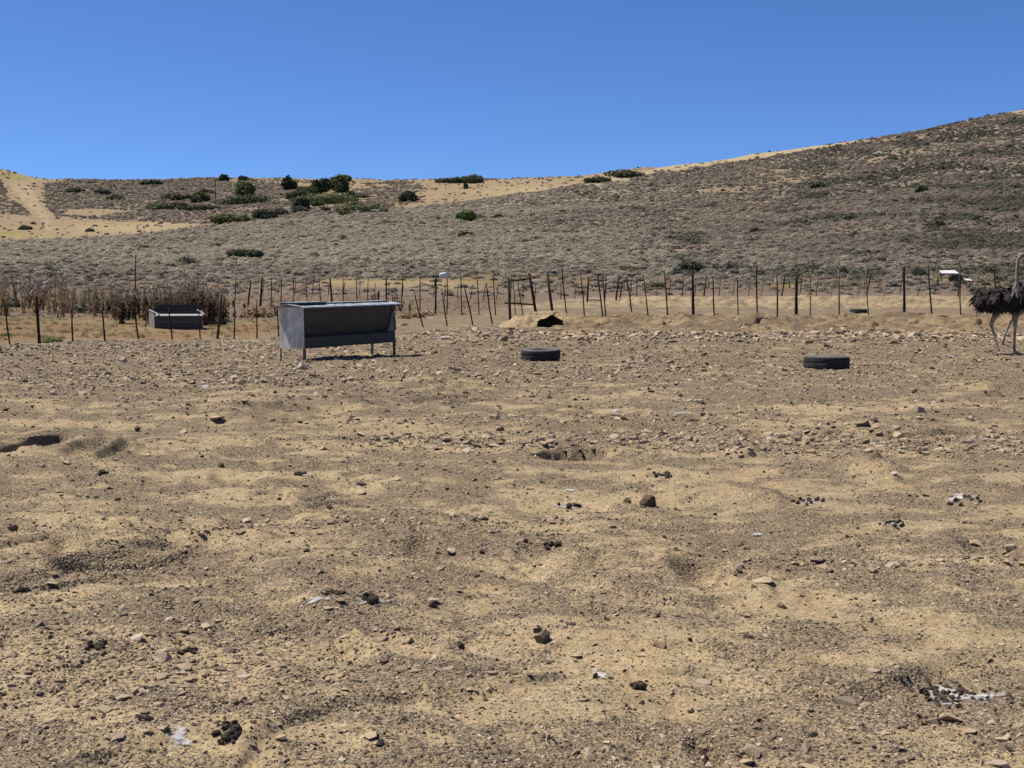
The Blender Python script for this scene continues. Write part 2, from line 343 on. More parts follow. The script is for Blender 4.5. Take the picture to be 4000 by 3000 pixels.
M['rail_pale'] = varied('bleached_rail', [(0, (.5, .45, .38)), (1, (.55, .5, .42))], .8, .2, 20, .2)
M['wire'] = varied('galvanised_wire', [(0, (.16, .155, .15)), (1, (.20, .195, .185))], .7, .2, metal=.2)
M['shrub'] = varied('grey_shrub', [(0, (.25, .195, .155)), (.3, (.33, .265, .205)), (.65, (.38, .315, .25)), (.86, (.32, .28, .225)), (1, (.25, .23, .165))], .9, .1, trans=.30)
M['shrub_pale'] = varied('pale_grey_shrub', [(0, (.42, .36, .28)), (.3, (.48, .42, .325)), (.65, (.52, .455, .35)), (.86, (.48, .42, .325)), (1, (.43, .38, .29))], .9, .1, trans=.35)
M['shrub_dark'] = varied('olive_shrub', [(0, (.135, .135, .095)), (.6, (.185, .175, .13)), (1, (.215, .19, .145))], .9, .1, trans=.22)
M['shrub_yellow'] = varied('yellow_green_shrub', [(0, (.24, .21, .10)), (1, (.32, .27, .14))], .9, .1, trans=.2)
M['leaf_dark'] = varied('evergreen_leaf', [(0, (.056, .068, .034)), (.6, (.078, .09, .044)), (1, (.095, .105, .052))], .75, .2, trans=.22)
M['leaf_mid'] = varied('green_leaf', [(0, (.11, .13, .05)), (1, (.15, .165, .065))], .75, .2, trans=.3)
M['leaf_bright'] = varied('bright_leaf', [(0, (.14, .19, .035)), (1, (.15, .20, .04))], .75, .25, trans=.25)
M['sage'] = varied('sage_leaf', [(0, (.13, .14, .095)), (1, (.17, .175, .12))], .9, .1, trans=.15)
M['bark'] = varied('bark', [(0, (.07, .05, .035)), (1, (.11, .08, .055))], .9, .1)
M['dry_stem'] = varied('dry_stem', [(0, (.24, .155, .085)), (.6, (.38, .265, .15)), (1, (.46, .34, .20))], .9, .1)
M['dry_leaf'] = varied('withered_leaf', [(0, (.075, .042, .025)), (1, (.14, .082, .045))], .9, .1, trans=.15)
M['dry_leaf_pale'] = varied('withered_pale_leaf', [(0, (.28, .18, .095)), (1, (.44, .31, .175))], .9, .1, trans=.3)
M['seed_head'] = varied('seed_head', [(0, (.34, .26, .16)), (1, (.52, .42, .28))], .9, .1)
M['straw'] = varied('straw', [(0, (.34, .25, .13)), (.5, (.42, .32, .17)), (1, (.28, .23, .10))], .9, .1, trans=.2)

# ------------------------------------------------------------------ mesh helpers
def tag(o, label=None, cat=None, group=None, kind=None):
    if label: o['label'] = label
    if cat: o['category'] = cat
    if group: o['group'] = group
    if kind: o['kind'] = kind
    return o
def link(name, data, parent=None, m=None):
    o = bpy.data.objects.new(name, data); COL.objects.link(o)
    if parent is not None: o.parent = parent
    if m is not None and data is not None and not data.materials: data.materials.append(m)
    return o
def empty(name, loc, rz=0.0):
    o = bpy.data.objects.new(name, None); COL.objects.link(o); o.location = loc; o.rotation_euler = (0, 0, rz); o.empty_display_size = .2
    return o
def pymesh(name, v, f, smooth=False):
    me = bpy.data.meshes.new(name); me.from_pydata([tuple(q) for q in v], [], f); me.update()
    if smooth: me.shade_smooth()
    return me
class MB:
    def __init__(s): s.v = []; s.f = []; s.mi = []
    def add(s, v, f, mi=0):
        n = len(s.v); s.v += [tuple(q) for q in v]; s.f += [tuple(i + n for i in q) for q in f]; s.mi += [mi] * len(f)
    def box(s, lo, hi, mi=0):
        x0, y0, z0 = lo; x1, y1, z1_ = hi
        s.add([(x0, y0, z0), (x1, y0, z0), (x1, y1, z0), (x0, y1, z0), (x0, y0, z1_), (x1, y0, z1_), (x1, y1, z1_), (x0, y1, z1_)],
              [(0, 3, 2, 1), (4, 5, 6, 7), (0, 1, 5, 4), (1, 2, 6, 5), (2, 3, 7, 6), (3, 0, 4, 7)], mi)
    def tube(s, pts, rad, n=6, mi=0, caps=True, squash=None):
        pts = [Vector(p) for p in pts]; rings = []
        up = Vector((0, 0, 1)) if abs((pts[-1] - pts[0]).normalized().z) < .9 else Vector((0, 1, 0))
        for i, p in enumerate(pts):
            t = (pts[min(i + 1, len(pts) - 1)] - pts[max(i - 1, 0)]).normalized()
            a = t.cross(up).normalized(); b = t.cross(a).normalized()
            r = rad[i] if hasattr(rad, '__len__') else rad
            ra, rb = r if hasattr(r, '__len__') else (r, r)
            rings.append([p + a * (ra * math.cos(2 * math.pi * k / n)) + b * (rb * math.sin(2 * math.pi * k / n)) for k in range(n)])
        v = [q for r_ in rings for q in r_]; f = []
        for i in range(len(pts) - 1):
            for k in range(n):
                f.append((i * n + k, i * n + (k + 1) % n, (i + 1) * n + (k + 1) % n, (i + 1) * n + k))
        if caps: f.append(tuple(range(n))[::-1]); f.append(tuple((len(pts) - 1) * n + k for k in range(n)))
        s.add(v, f, mi)
    def sheet(s, pts2, x0, x1, th, mi=0):
        """folded sheet: a polyline in (y, z) carried from x0 to x1 with a thickness"""
        P = [Vector((0, p[0], p[1])) for p in pts2]; off = []
        for i, p in enumerate(P):
            t = (P[min(i + 1, len(P) - 1)] - P[max(i - 1, 0)]).normalized(); off.append(Vector((0, -t.z, t.y)) * th)
        n = len(P); v = []
        for x in (x0, x1):
            v += [(x, p.y, p.z) for p in P] + [(x, p.y + o.y, p.z + o.z) for p, o in zip(P, off)]
        f = []
        for i in range(n - 1):
            f += [(i, i + 1, 2 * n + i + 1, 2 * n + i), (n + i + 1, n + i, 3 * n + i, 3 * n + i + 1)]
            f += [(i + 1, i, n + i, n + i + 1), (2 * n + i, 2 * n + i + 1, 3 * n + i + 1, 3 * n + i)]
        f += [(0, 2 * n, 3 * n, n), (n - 1, 2 * n - 1, 4 * n - 1, 3 * n - 1)]
        s.add(v, f, mi)
    def mesh(s, name, mats, smooth=False):
        me = bpy.data.meshes.new(name); me.from_pydata(s.v, [], s.f); me.update()
        for q in (mats if isinstance(mats, (list, tuple)) else [mats]): me.materials.append(q)
        if any(s.mi): me.polygons.foreach_set('material_index', s.mi)
        if smooth: me.shade_smooth()
        return me
    def build(s, name, mats, parent=None, smooth=False): return link(name, s.mesh(name, mats, smooth), parent)

def grid_object(name, X, Y, m, kind='structure'):
    r, c = X.shape; x = X.ravel(); y = Y.ravel(); z = zt(x, y)
    me = bpy.data.meshes.new(name)
    co = np.stack([x, y, z], 1).astype(np.float32)
    idx = np.arange(r * c).reshape(r, c)
    q = np.stack([idx[:-1, :-1], idx[:-1, 1:], idx[1:, 1:], idx[1:, :-1]], -1).reshape(-1, 4)
    me.vertices.add(len(co)); me.vertices.foreach_set('co', co.ravel())
    me.loops.add(q.size); me.loops.foreach_set('vertex_index', q.ravel().astype(np.int32))
    me.polygons.add(len(q)); me.polygons.foreach_set('loop_start', np.arange(0, q.size, 4, dtype=np.int32))
    me.update(calc_edges=True); me.shade_smooth()
    col, g = cover(x, y, z)
    ca = me.color_attributes.new('Col', 'FLOAT_COLOR', 'POINT'); ca.data.foreach_set('color', np.concatenate([np.clip(col, 0, 1), np.ones((len(x), 1))], 1).astype(np.float32).ravel())
    ga = me.attributes.new('gravel', 'FLOAT', 'POINT'); ga.data.foreach_set('value', g.astype(np.float32))
    o = link(name, me, None, m); tag(o, kind=kind); return o

# ------------------------------------------------------------------ ground and hills
ys = np.concatenate([np.linspace(-6, 2.45, 14), 1 / np.linspace(1 / math.sqrt(2.55), 1 / math.sqrt(50 * K), 900) ** 2])
ss = np.linspace(-1, 1, 780)
ys = np.unique(np.concatenate([ys, np.linspace(34.6, 42.4, 120)])); ys = ys[np.concatenate([[True], np.diff(ys) > .002])]
wid = np.maximum(.53 * ys + 1.4, 2.6)
o = grid_object('ground', ss[None, :] * wid[:, None], np.repeat(ys[:, None], len(ss), 1), M['ground'])
tag(o, 'bare tan dirt yard with gravel patches and dug hollows')
yh = np.geomspace(50, 600, 360) * K; sh = np.linspace(-1, 1, 520)
o = grid_object('hillside', sh[None, :] * (.53 * yh + 1.4)[:, None], np.repeat(yh[:, None], len(sh), 1), M['hill'])
tag(o, 'shrub covered slope and golden grass hills under the sky')

# hollow earth mound over a burrow, open towards the yard
def burrow():
    nu, nv = 110, 40; cx, cy = 1.02, 39.45; cz = .46; f = []
    jj, ii = np.meshgrid(np.arange(nv + 1), np.arange(nu), indexing='ij'); r = (jj / nv).ravel(); t = (2 * np.pi * ii / nu).ravel()
    rad = r * (1 + .18 * noise(np.cos(t) * 1.3 + 3, np.sin(t) * 1.3, 303))
    x = cx + np.cos(t) * rad * 1.65; y = cy + np.sin(t) * rad * 1.35
    bell = np.where(r < .42, 1 - .42 * (r / .42) ** 2.2, .58 * (.5 + .5 * np.cos(np.pi * (r - .42) / .58)))
    lump = fbm(x * 1.6, y * 1.6, 4, 305, .6); z = cz + .46 * bell * (1 + .22 * lump) + .05 * fbm(x * 5, y * 5, 3, 309) * (1 - r ** 4) - .18 * r ** 5
    x = x + .06 * fbm(x * 3, z * 6, 2, 311); V = np.stack([x, y, z], 1)
    for j in range(nv):
        for i in range(nu):
            q = (j * nu + i, (j + 1) * nu + i, (j + 1) * nu + (i + 1) % nu, j * nu + (i + 1) % nu); m_ = V[list(q)].mean(0)
            mx_, my_, mz_ = m_[0] - (cx + .10), m_[1] - cy, m_[2] - (cz + .02); w = .10 * math.sin(m_[0] * 17) + .08 * math.sin(m_[2] * 31 + 1)
            if my_ < -.06 and (mx_ / .41) ** 2 + (max(mz_, 0) / max(.05, .29 + .18 * mx_)) ** 2 < 1 + w: continue
            f.append(q)
    me = pymesh('burrow_mound', V, f, True); o = link('burrow_mound', me, None, M['bank_earth']); tag(o, 'hollow earth mound over a dark burrow mouth', kind='structure')
M['bank_earth'] = varied('bank_earth', [(0, (.36, .262, .15)), (1, (.36, .262, .15))], .95, .1, 9, .38, .9, .03)
M['sand'] = varied('sand', [(0, (.38, .28, .16)), (1, (.42, .31, .18))], .95, .1, 20, .3, .5, .02)
burrow()
# ------------------------------------------------------------------ scatter (countless small pieces)
def scatter(name, pos, rot, scl, idx, sources, label, cat=None, parent=None):
    me = bpy.data.meshes.new(name); me.vertices.add(len(pos)); me.vertices.foreach_set('co', pos.astype(np.float32).ravel())
    for nm, arr in (('rot', rot), ('scl', scl)):
        at = me.attributes.new(nm, 'FLOAT_VECTOR', 'POINT'); at.data.foreach_set('vector', arr.astype(np.float32).ravel())
    at = me.attributes.new('idx', 'INT', 'POINT'); at.data.foreach_set('value', idx.astype(np.int32))
    o = link(name, me, parent); tag(o, label, cat, kind='stuff')
    ng = bpy.data.node_groups.new(name, 'GeometryNodeTree')
    ng.interface.new_socket('Geometry', in_out='INPUT', socket_type='NodeSocketGeometry'); ng.interface.new_socket('Geometry', in_out='OUTPUT', socket_type='NodeSocketGeometry')
    gi = ng.nodes.new('NodeGroupInput'); go = ng.nodes.new('NodeGroupOutput'); ip = ng.nodes.new('GeometryNodeInstanceOnPoints'); jn = ng.nodes.new('GeometryNodeJoinGeometry')
    for s in sources:
        oi = ng.nodes.new('GeometryNodeObjectInfo'); oi.transform_space = 'ORIGINAL'; oi.inputs['Object'].default_value = s; oi.inputs['As Instance'].default_value = True
        ng.links.new(oi.outputs['Geometry'], jn.inputs[0])
    def na(nm, t):
        n = ng.nodes.new('GeometryNodeInputNamedAttribute'); n.data_type = t; n.inputs['Name'].default_value = nm; return n.outputs['Attribute']
    ng.links.new(gi.outputs[0], ip.inputs['Points']); ng.links.new(jn.outputs[0], ip.inputs['Instance']); ip.inputs['Pick Instance'].default_value = True
    ng.links.new(na('idx', 'INT'), ip.inputs['Instance Index']); ng.links.new(na('rot', 'FLOAT_VECTOR'), ip.inputs['Rotation']); ng.links.new(na('scl', 'FLOAT_VECTOR'), ip.inputs['Scale'])
    ng.links.new(ip.outputs[0], go.inputs[0])
    md = o.modifiers.new('scatter', 'NODES'); md.node_group = ng
    return o

# ------------------------------------------------------------------ stones
def stone_mesh(name, seed, flatten, m, npts=15, sharp=.8):
    r = random.Random(seed); bm = bmesh.new()
    sx = r.uniform(.8, 1.2); sy = r.uniform(.7, 1.0)
    for i in range(npts):
        v = Vector((r.gauss(0, 1), r.gauss(0, 1), r.gauss(0, 1))).normalized()
        k = r.uniform(sharp, 1.0); bm.verts.new((v.x * k * sx, v.y * k * sy, (max(v.z, -.55) * k) * flatten))
    bmesh.ops.convex_hull(bm, input=bm.verts); me = bpy.data.meshes.new(name); bm.to_mesh(me); bm.free(); me.materials.append(m); return me
stone_me = [stone_mesh('stone', 100 + i, [.35, .5, .28, .6, .42, .75, .33, .5, .22, .62][i], M['stone'], 15) for i in range(10)]
pebble_me = [stone_mesh('pebble', 200 + i, [.5, .7, .35, .6, .45, .8][i], M['pebble'], 9) for i in range(6)]
clod_me = [stone_mesh('clod', 300 + i, .8, M['clod'], 40, .88) for i in range(3)]

M['clod_dark'] = varied('dark_clod', [(0, (.06, .043, .032)), (.6, (.11, .08, .056)), (1, (.17, .12, .08))], .95, .1)  # dark tone stands in for the shadowed faces of small stones
clod_dark = [stone_mesh('clod', 320 + i, .75, M['clod_dark'], 16, .8) for i in range(3)]
def put_stone(me, x, y, r, name='stone', rz=None, tilt=.25, sink=.25):
    o = link(name, me); z = z1(x, y)
    o.scale = (r, r, r); o.rotation_euler = (random.uniform(-tilt, tilt), random.uniform(-tilt, tilt), random.uniform(0, 6.28) if rz is None else rz)
    zs = [(o.rotation_euler.to_matrix() @ v.co).z * r for v in me.vertices]
    o.location = (x, y, z - min(zs) - sink * (max(zs) - min(zs))); return o
SPOTS = [((2540, 1960), 'near the large rounded clod'), ((3690, 2715), 'near the heap of dark pellets'), ((1445, 2350), 'near the bright white splash'), ((130, 1745), 'near the deepest dug hollow'), ((2230, 1760), 'by the long shallow hollow'), ((3370, 1660), 'in the stone band across the yard'), ((2300, 1700), 'in the stone band by the long hollow'), ((2985, 2240), 'beside the half buried pale slab'), ((3500, 2200), 'in the slab cluster past the half buried slab'),
         ((500, 2650), 'in the stony patch beside dark dung crumbs'), ((1100, 2530), 'in the stony patch below the bright splash'), ((905, 2870), 'near the long faint white smear'), ((2350, 2650), 'near the faint grey smear'), ((3050, 1310), 'in the rubble strip below the dirt bank'), ((2050, 1320), 'in the rubble strip before the timber frame'), ((3750, 1330), 'in the rubble strip behind the ostrich'), ((3228, 1470), 'near the largest tyre'), ((2112, 1440), 'near the tyre before the timber frame'),
         ((1300, 1450), 'on the gravel before the feeder'), ((500, 1400), 'on the gravel before the near fence'), ((500, 1560), 'on the gravel between feeder and deepest hollow'), ((900, 2080), 'in the stone row between dug scrapes'), ((1900, 2050), 'in the stone scatter left of the large clod'), ((3150, 1960), 'near the clots strung along a white streak'), ((700, 1900), 'on bare dirt by the small mound clod'), ((2700, 2450), 'on the smooth dirt between slab and grey smear'), ((3500, 2880), 'in the stones below the pellet heap')]
def spot(px, py): return min(SPOTS, key=lambda q: ((q[0][0] - px) / 1.6) ** 2 + (q[0][1] - py) ** 2)[1]
big = [  # px, py of the foot, width in pixels, mesh, kind
 (2535, 1978, 92, 'c'), (2450, 1966, 38, 'c'), (3370, 1664, 84, 3), (3310, 1660, 40, 0), (3592, 1612, 62, 5), (3600, 1636, 52, 0), (2735, 1576, 36, 5), (2400, 1712, 62, 1), (2250, 1688, 44, 3), (1955, 1682, 48, 3), (1925, 1748, 80, 0), (1825, 1764, 52, 3),
 (1408, 1704, 50, 3), (1455, 1722, 34, 5), (715, 1692, 54, 1), (620, 1566 , 36, 5), (205, 1544, 36, 5), (460, 1586, 28, 5), (750, 1500, 34, 3), (2065, 1640, 34, 2), (1390, 1640, 46, 2), (1110, 1640, 40, 1), (840, 1655, 90, 8), (3575, 1530, 32, 5), (2720, 1690, 32, 3),
 (2945, 2296, 52, 1), (2985, 2275, 130, 'slab'), (3490, 2215, 110, 0), (3560, 2190, 60, 1), (3330, 2200, 60, 4), (3200, 2195, 90, 8), (3110, 2208, 70, 2), (3330, 2252, 46, 2), (3273, 2290, 36, 1), (2885, 2236, 44, 1), (3950, 2150, 60, 5), (3980, 2690, 62, 1), (3330, 2888, 36, 1), (3480, 2938, 60, 0), (3500, 2925, 34, 5), (3725, 2895, 34, 3),
 (3870, 2830, 32, 2), (3450, 2870, 44, 8), (2620, 2715, 40, 3), (2650, 2922, 56, 2), (3000, 2670, 60, 8), (1755, 2432, 42, 3), (1655, 2475, 30, 5), (1395, 2545, 60, 1), (2090, 2370, 46, 8), (2250, 2568, 66, 8), (2430, 2772, 38, 2), (1880, 2768, 34, 1), (1515, 2825, 26, 5), (1517, 2338, 32, 5),
 (480, 2735, 56, 3), (300, 2708, 36, 5), (150, 2712, 30, 5), (400, 2680, 40, 3), (860, 2622, 56, 'clodflat'), (855, 2640, 34, 5), (1010, 2560, 40, 3), (1110, 2495, 66, 2), (1130, 2520, 70, 8), (950, 2515, 60, 2), (690, 2585, 50, 2), (560, 2820, 38, 1), (230, 2350, 36, 3), (228, 2328, 42, 2), (130, 2405, 40, 2), (800, 2945, 30, 5), (770, 2355, 56, 8), (55, 2205, 36, 2),
 (2050, 2055, 40, 2), (1490, 2040, 56, 2), (1610, 2030, 30, 3), (1360, 2020, 28, 5), (1850, 2035, 50, 2), (2210, 2075, 30, 1), (2540, 2168, 34, 2), (2660, 1700, 40, 0), (1290, 2050, 34, 3), (900, 2095, 50, 2), (740, 2090, 40, 2), (475, 2045, 34, 2), (135, 2088, 46, 2), (430, 1912, 34, 3),
 (340, 1945, 24, 5), (860, 1825, 36, 'c'), (575, 1782, 34, 3), (450, 1800, 26, 3), (1010, 1932, 26, 5), (3180, 1700, 36, 1), (3150, 1695, 50, 2), (3440, 1745, 60, 8), (3355, 1752, 46, 1), (3620, 1780, 40, 1), (3700, 1760, 60, 8), (3870, 1690, 60, 0), (3650, 1645, 40, 3), (3790, 1640, 40, 3), (3415, 1650, 40, 5), (2420, 2330, 22, 5),
 (2460, 1318, 24, 3), (2725, 1305, 26, 2), (2790, 1308, 30, 5), (2880, 1315, 40, 3), (2905, 1372, 30, 2), (2935, 1395, 26, 5), (2980, 1397, 26, 5), (3060, 1300, 34, 3), (3712, 1320, 40, 3), (3420, 1350, 26, 3), (3540, 1352, 22, 1), (3350, 1366, 20, 5), (3170, 1305, 26, 1), (2250, 1362, 26, 3), (1970, 1310, 24, 3), (1895, 1325, 30, 3), (2000, 1340, 26, 1), (2195, 1346, 26, 2), (3990, 1330, 50, 3), (3300, 1275, 26, 3), (3555, 1262, 20, 5),
 (1050, 1350, 26, 3), (935, 1337, 26, 1), (1015, 1384, 16, 5), (225, 1356, 26, 3), (640, 1342, 20, 3), (660, 1352, 26, 1), (165, 1355, 22, 1), (370, 1372, 18, 3)]
used_stones = {}
for px, py, w, kd in big:
    p = ground_at(px, py); r = w / F * p.y / 2 / 1.02
    if kd == 'c':
        o = put_stone(clod_me[int(px) % 3], p.x, p.y + r * .5, r, 'clod', tilt=.1, sink=.12)
        lab = {2535: 'large rounded brown dirt clod on the bare ground', 2450: 'small brown clod just beside the large rounded clod'}.get(px, 'brown dirt clod standing on a low tan mound')
        tag(o, lab, 'clod'); continue
    if kd == 'slab':
        o = put_stone(stone_me[8], p.x, p.y + r * .3, r, rz=.3, tilt=.05, sink=.3); tag(o, 'broad pale slab half buried in the dirt beside a dug hollow', 'stone'); continue
    if kd == 'clodflat': kd = 3
    o = put_stone(stone_me[kd], p.x, p.y + r * .4, r)
    used_stones.setdefault(kd, o)
    if kd in (0, 2, 8): tag(o, 'flat tan slab of stone ' + spot(px, py), 'stone', 'flat tan slabs on the dirt yard')
    elif kd == 5: tag(o, 'upright angular stone ' + spot(px, py), 'stone', 'upright brown stones on the dirt yard')
    else: tag(o, 'blocky tan stone ' + spot(px, py), 'stone', 'blocky tan stones on the dirt yard')
def stone_density(px, py):
    d = .10 + .9 * blob(px, py, 3000, 1312, 1350, 28, 4) + 1.4 * blob(px, py, 2150, 1725, 1000, 38, 3) + 1.4 * blob(px, py, 3500, 1735, 900, 50, 3) + .8 * blob(px, py, 2300, 1640, 1200, 26, 3) + 1.1 * blob(px, py, 3500, 2200, 620, 35) + .9 * blob(px, py, 500, 2620, 900, 190) \
        + .6 * blob(px, py, 900, 2070, 500, 35) + .5 * blob(px, py, 700, 1480, 1200, 60) + .5 * blob(px, py, 1900, 2050, 500, 50) + .5 * blob(px, py, 3600, 2870, 450, 120) + .4 * blob(px, py, 1600, 2480, 400, 70) + .35 * blob(px, py, 2500, 1450, 1500, 60) + .3 * blob(px, py, 600, 1360, 800, 25)
    return d
nb = 0
while nb < 300 - len(big):
    px = random.uniform(0, 4000); py = random.choice([random.uniform(1280, 3000), random.uniform(1600, 2400)])
    if random.random() > stone_density(px, py) * .8: continue
    p = ground_at(px, py)
    if p.y > 21.5 * K: continue
    r = random.uniform(.018, .034) * (1 + .08 * p.y / K)
    k = random.choice([0, 1, 2, 3, 4, 6, 7, 8, 9]); o = put_stone(stone_me[k], p.x, p.y, r); nb += 1
    tag(o, 'small weathered stone ' + spot(px, py), 'stone', 'small stones scattered over the dirt yard')
    used_stones.setdefault(k, o)
# the countless smaller stones and the gravel
peb_src = []
for i, me in enumerate(pebble_me):
    p = ground_at(600 + 420 * i, 2700 + 40 * (i % 3)); o = put_stone(me, p.x, p.y, .02, 'pebble'); tag(o, 'little brown pebble resting on the gravel', 'pebble', 'pebbles on the dirt yard'); peb_src.append(o)
n = 420000
d = np.exp(rng.uniform(math.log(1.7), math.log(22.6), n)); a = rng.uniform(-.86, .86, n); x = a * d; y = d * K
gm = gravel_mask(x, y); px, py = project(x, y, zt(x, y)); sd = stone_density(px, py)
pr = np.clip((.05 + .62 * gm) * (.45 + .8 * rng.random(n)) + .25 * (sd - .1), 0, 1)
pad = (a < -.1) & (d > np.interp(a, [-.8, -.71, -.39, -.2, -.1], [19.9, 20.0, 22.4, 26, 31]))
keep = (rng.random(n) < pr) & ~pad; x = x[keep]; y = y[keep]; sd = sd[keep]; gm = gm[keep]; n = len(x)
yn = y / K; size = np.maximum(np.exp(rng.normal(math.log(.0046), .45, n)), .00078 * yn * rng.uniform(.6, 1.4, n))
bigger = rng.random(n) < .012 + .085 * (sd - .1); size = np.where(bigger, size * rng.uniform(1.5, 3.2, n), size); size = np.minimum(size, .05 + .002 * yn)
n2_ = 170000; d2 = 1 / rng.uniform(1 / 22.4, 1 / 1.85, n2_); far2 = rng.random(n2_) < .35; d2 = np.where(far2, rng.uniform(8, 22.4, n2_), d2); a2 = rng.uniform(-.8, .8, n2_); x2 = a2 * d2; y2 = d2 * K
gm2 = gravel_mask(x2, y2); px2, py2 = project(x2, y2, zt(x2, y2)); sd2 = stone_density(px2, py2)
ok2 = (rng.random(n2_) < np.clip(.14 + .40 * gm2 + .60 * (sd2 - .1), 0, 1)) & ~((a2 < -.1) & (d2 > np.interp(a2, [-.8, -.71, -.39, -.2, -.1], [19.9, 20.0, 22.4, 26, 31]))) & ~((d2 > 20.3) & (a2 > .05) & (rng.random(n2_) < .85))
x2, y2, d2, sd2 = x2[ok2], y2[ok2], d2[ok2], sd2[ok2]; s2 = np.exp(rng.normal(0, .50, len(x2))) * .00108 * d2 * (1 + .85 * np.clip(sd2, 0, 1.3)); s2 = np.where(rng.random(len(x2)) < .10 * np.clip(sd2, 0, 1.3), s2 * rng.uniform(1.4, 2.4, len(x2)), s2); s2 = np.minimum(s2, .03 + .006 * d2)
x = np.concatenate([x, x2]); y = np.concatenate([y, y2]); size = np.concatenate([size, s2]); bigger = np.concatenate([bigger, np.ones(len(x2), bool)]); n = len(x)
pos = np.stack([x, y, zt(x, y) + size * .10], 1)
rot = np.stack([rng.uniform(-.3, .3, n), rng.uniform(-.3, .3, n), rng.uniform(0, 6.28, n)], 1)
scl = np.stack([size * rng.uniform(.8, 1.5, n), size * rng.uniform(.7, 1.1, n), size * rng.uniform(.8, 1.5, n)], 1)
st_src = list(used_stones.values()); src = peb_src + st_src
sm_ = ~bigger
scatter('gravel', pos[sm_], rot[sm_], scl[sm_], rng.integers(0, len(peb_src), sm_.sum()), peb_src, 'loose fine gravel strewn over the dirt')
scatter('stone_chips', pos[bigger], rot[bigger], scl[bigger], rng.integers(0, len(st_src), bigger.sum()), st_src, 'countless small stones and chips strewn over the dirt')
nd = 5200; d2 = 1 / rng.uniform(1 / 20, 1 / 1.9, nd); far2 = rng.random(nd) < .4; d2 = np.where(far2, rng.uniform(6, 20, nd), d2); x2 = rng.uniform(-.78, .78, nd) * d2; y2 = d2 * K
s2 = np.exp(rng.normal(0, .4, nd)) * .0021 * d2 ** .9; bits = []
for i, me in enumerate(clod_dark):
    p = ground_at(1500 + 300 * i, 2590 - 60 * i); o = put_stone(me, p.x, p.y, .022, 'clod', sink=.15); tag(o, 'small dark clod on smooth dirt, near the faint grey smear', 'clod', 'small dark clods on the yard'); bits.append(o)
scatter('dark_clods', np.stack([x2, y2, zt(x2, y2) + s2 * .3], 1), np.stack([rng.uniform(-.4, .4, nd), rng.uniform(-.4, .4, nd), rng.uniform(0, 6.28, nd)], 1), np.stack([s2 * rng.uniform(.9, 1.5, nd), s2, s2 * rng.uniform(.6, 1.1, nd)], 1), rng.integers(0, len(bits), nd), bits, 'small dark clods and crumbs strewn over the dirt')
print('gravel pieces', n)

# ------------------------------------------------------------------ droppings
def guano_mesh(x0, y0, rx, ry, seed):
    r = random.Random(seed); nr, ns = 9, 36; ph = [r.uniform(0, 6.28) for _ in range(4)]; X = []; Y = []; FA_ = []
    for j in range(nr + 1):
        for i in range(ns):
            t = 2 * math.pi * i / ns; k = j / nr * (1 + .28 * math.sin(2 * t + ph[0]) + .18 * math.sin(3 * t + ph[1]) + .12 * math.sin(5 * t + ph[2]))
            X.append(x0 + math.cos(t) * k * rx * 1.5); Y.append(y0 + math.sin(t) * k * ry * 1.5); FA_.append(1 - j / nr)
    Z = zt(np.array(X), np.array(Y)) + .006
    me = pymesh('white_splash', list(zip(X, Y, Z)), [(j * ns + i, (j + 1) * ns + i, (j + 1) * ns + (i + 1) % ns, j * ns + (i + 1) % ns) for j in range(nr) for i in range(ns)], True)
    at = me.attributes.new('fade', 'FLOAT', 'POINT'); at.data.foreach_set('value', FA_); me.materials.append(M['guano']); return me
pellet_me = [stone_mesh('pellet', 400 + i, .8, M['dung'], 22, .9) for i in range(3)]
def droppings(px, py, wpx, npel, ng, label, gpx=None, pr=1.0, spread=1.0):
    p = ground_at(px, py); w = wpx / F * p.y / 2
    root = empty('dropping_pile', p); tag(root, label, 'droppings', 'droppings on the dirt yard'); r = random.Random(int(px))
    if ng:
        g0 = ground_at(*gpx) if gpx else p; gw = (gpx and .85 or .75) * w
        o = link('white_splash', guano_mesh(g0.x, g0.y, gw, gw * 1.3, int(px)), root); o.matrix_parent_inverse = Matrix.Translation(-p)
    for i in range(npel):
        xx = p.x + r.gauss(0, .42) * w * spread; yy = p.y + r.gauss(0, .40) * w * spread; s = r.uniform(.009, .015) * pr
        o = link('pellet', r.choice(pellet_me), root); o.scale = (s * r.uniform(.9, 1.4), s, s); o.rotation_euler = (r.uniform(-.4, .4), r.uniform(-.4, .4), r.uniform(0, 6)); o.location = Vector((xx, yy, z1(xx, yy) + s * .5)) - p
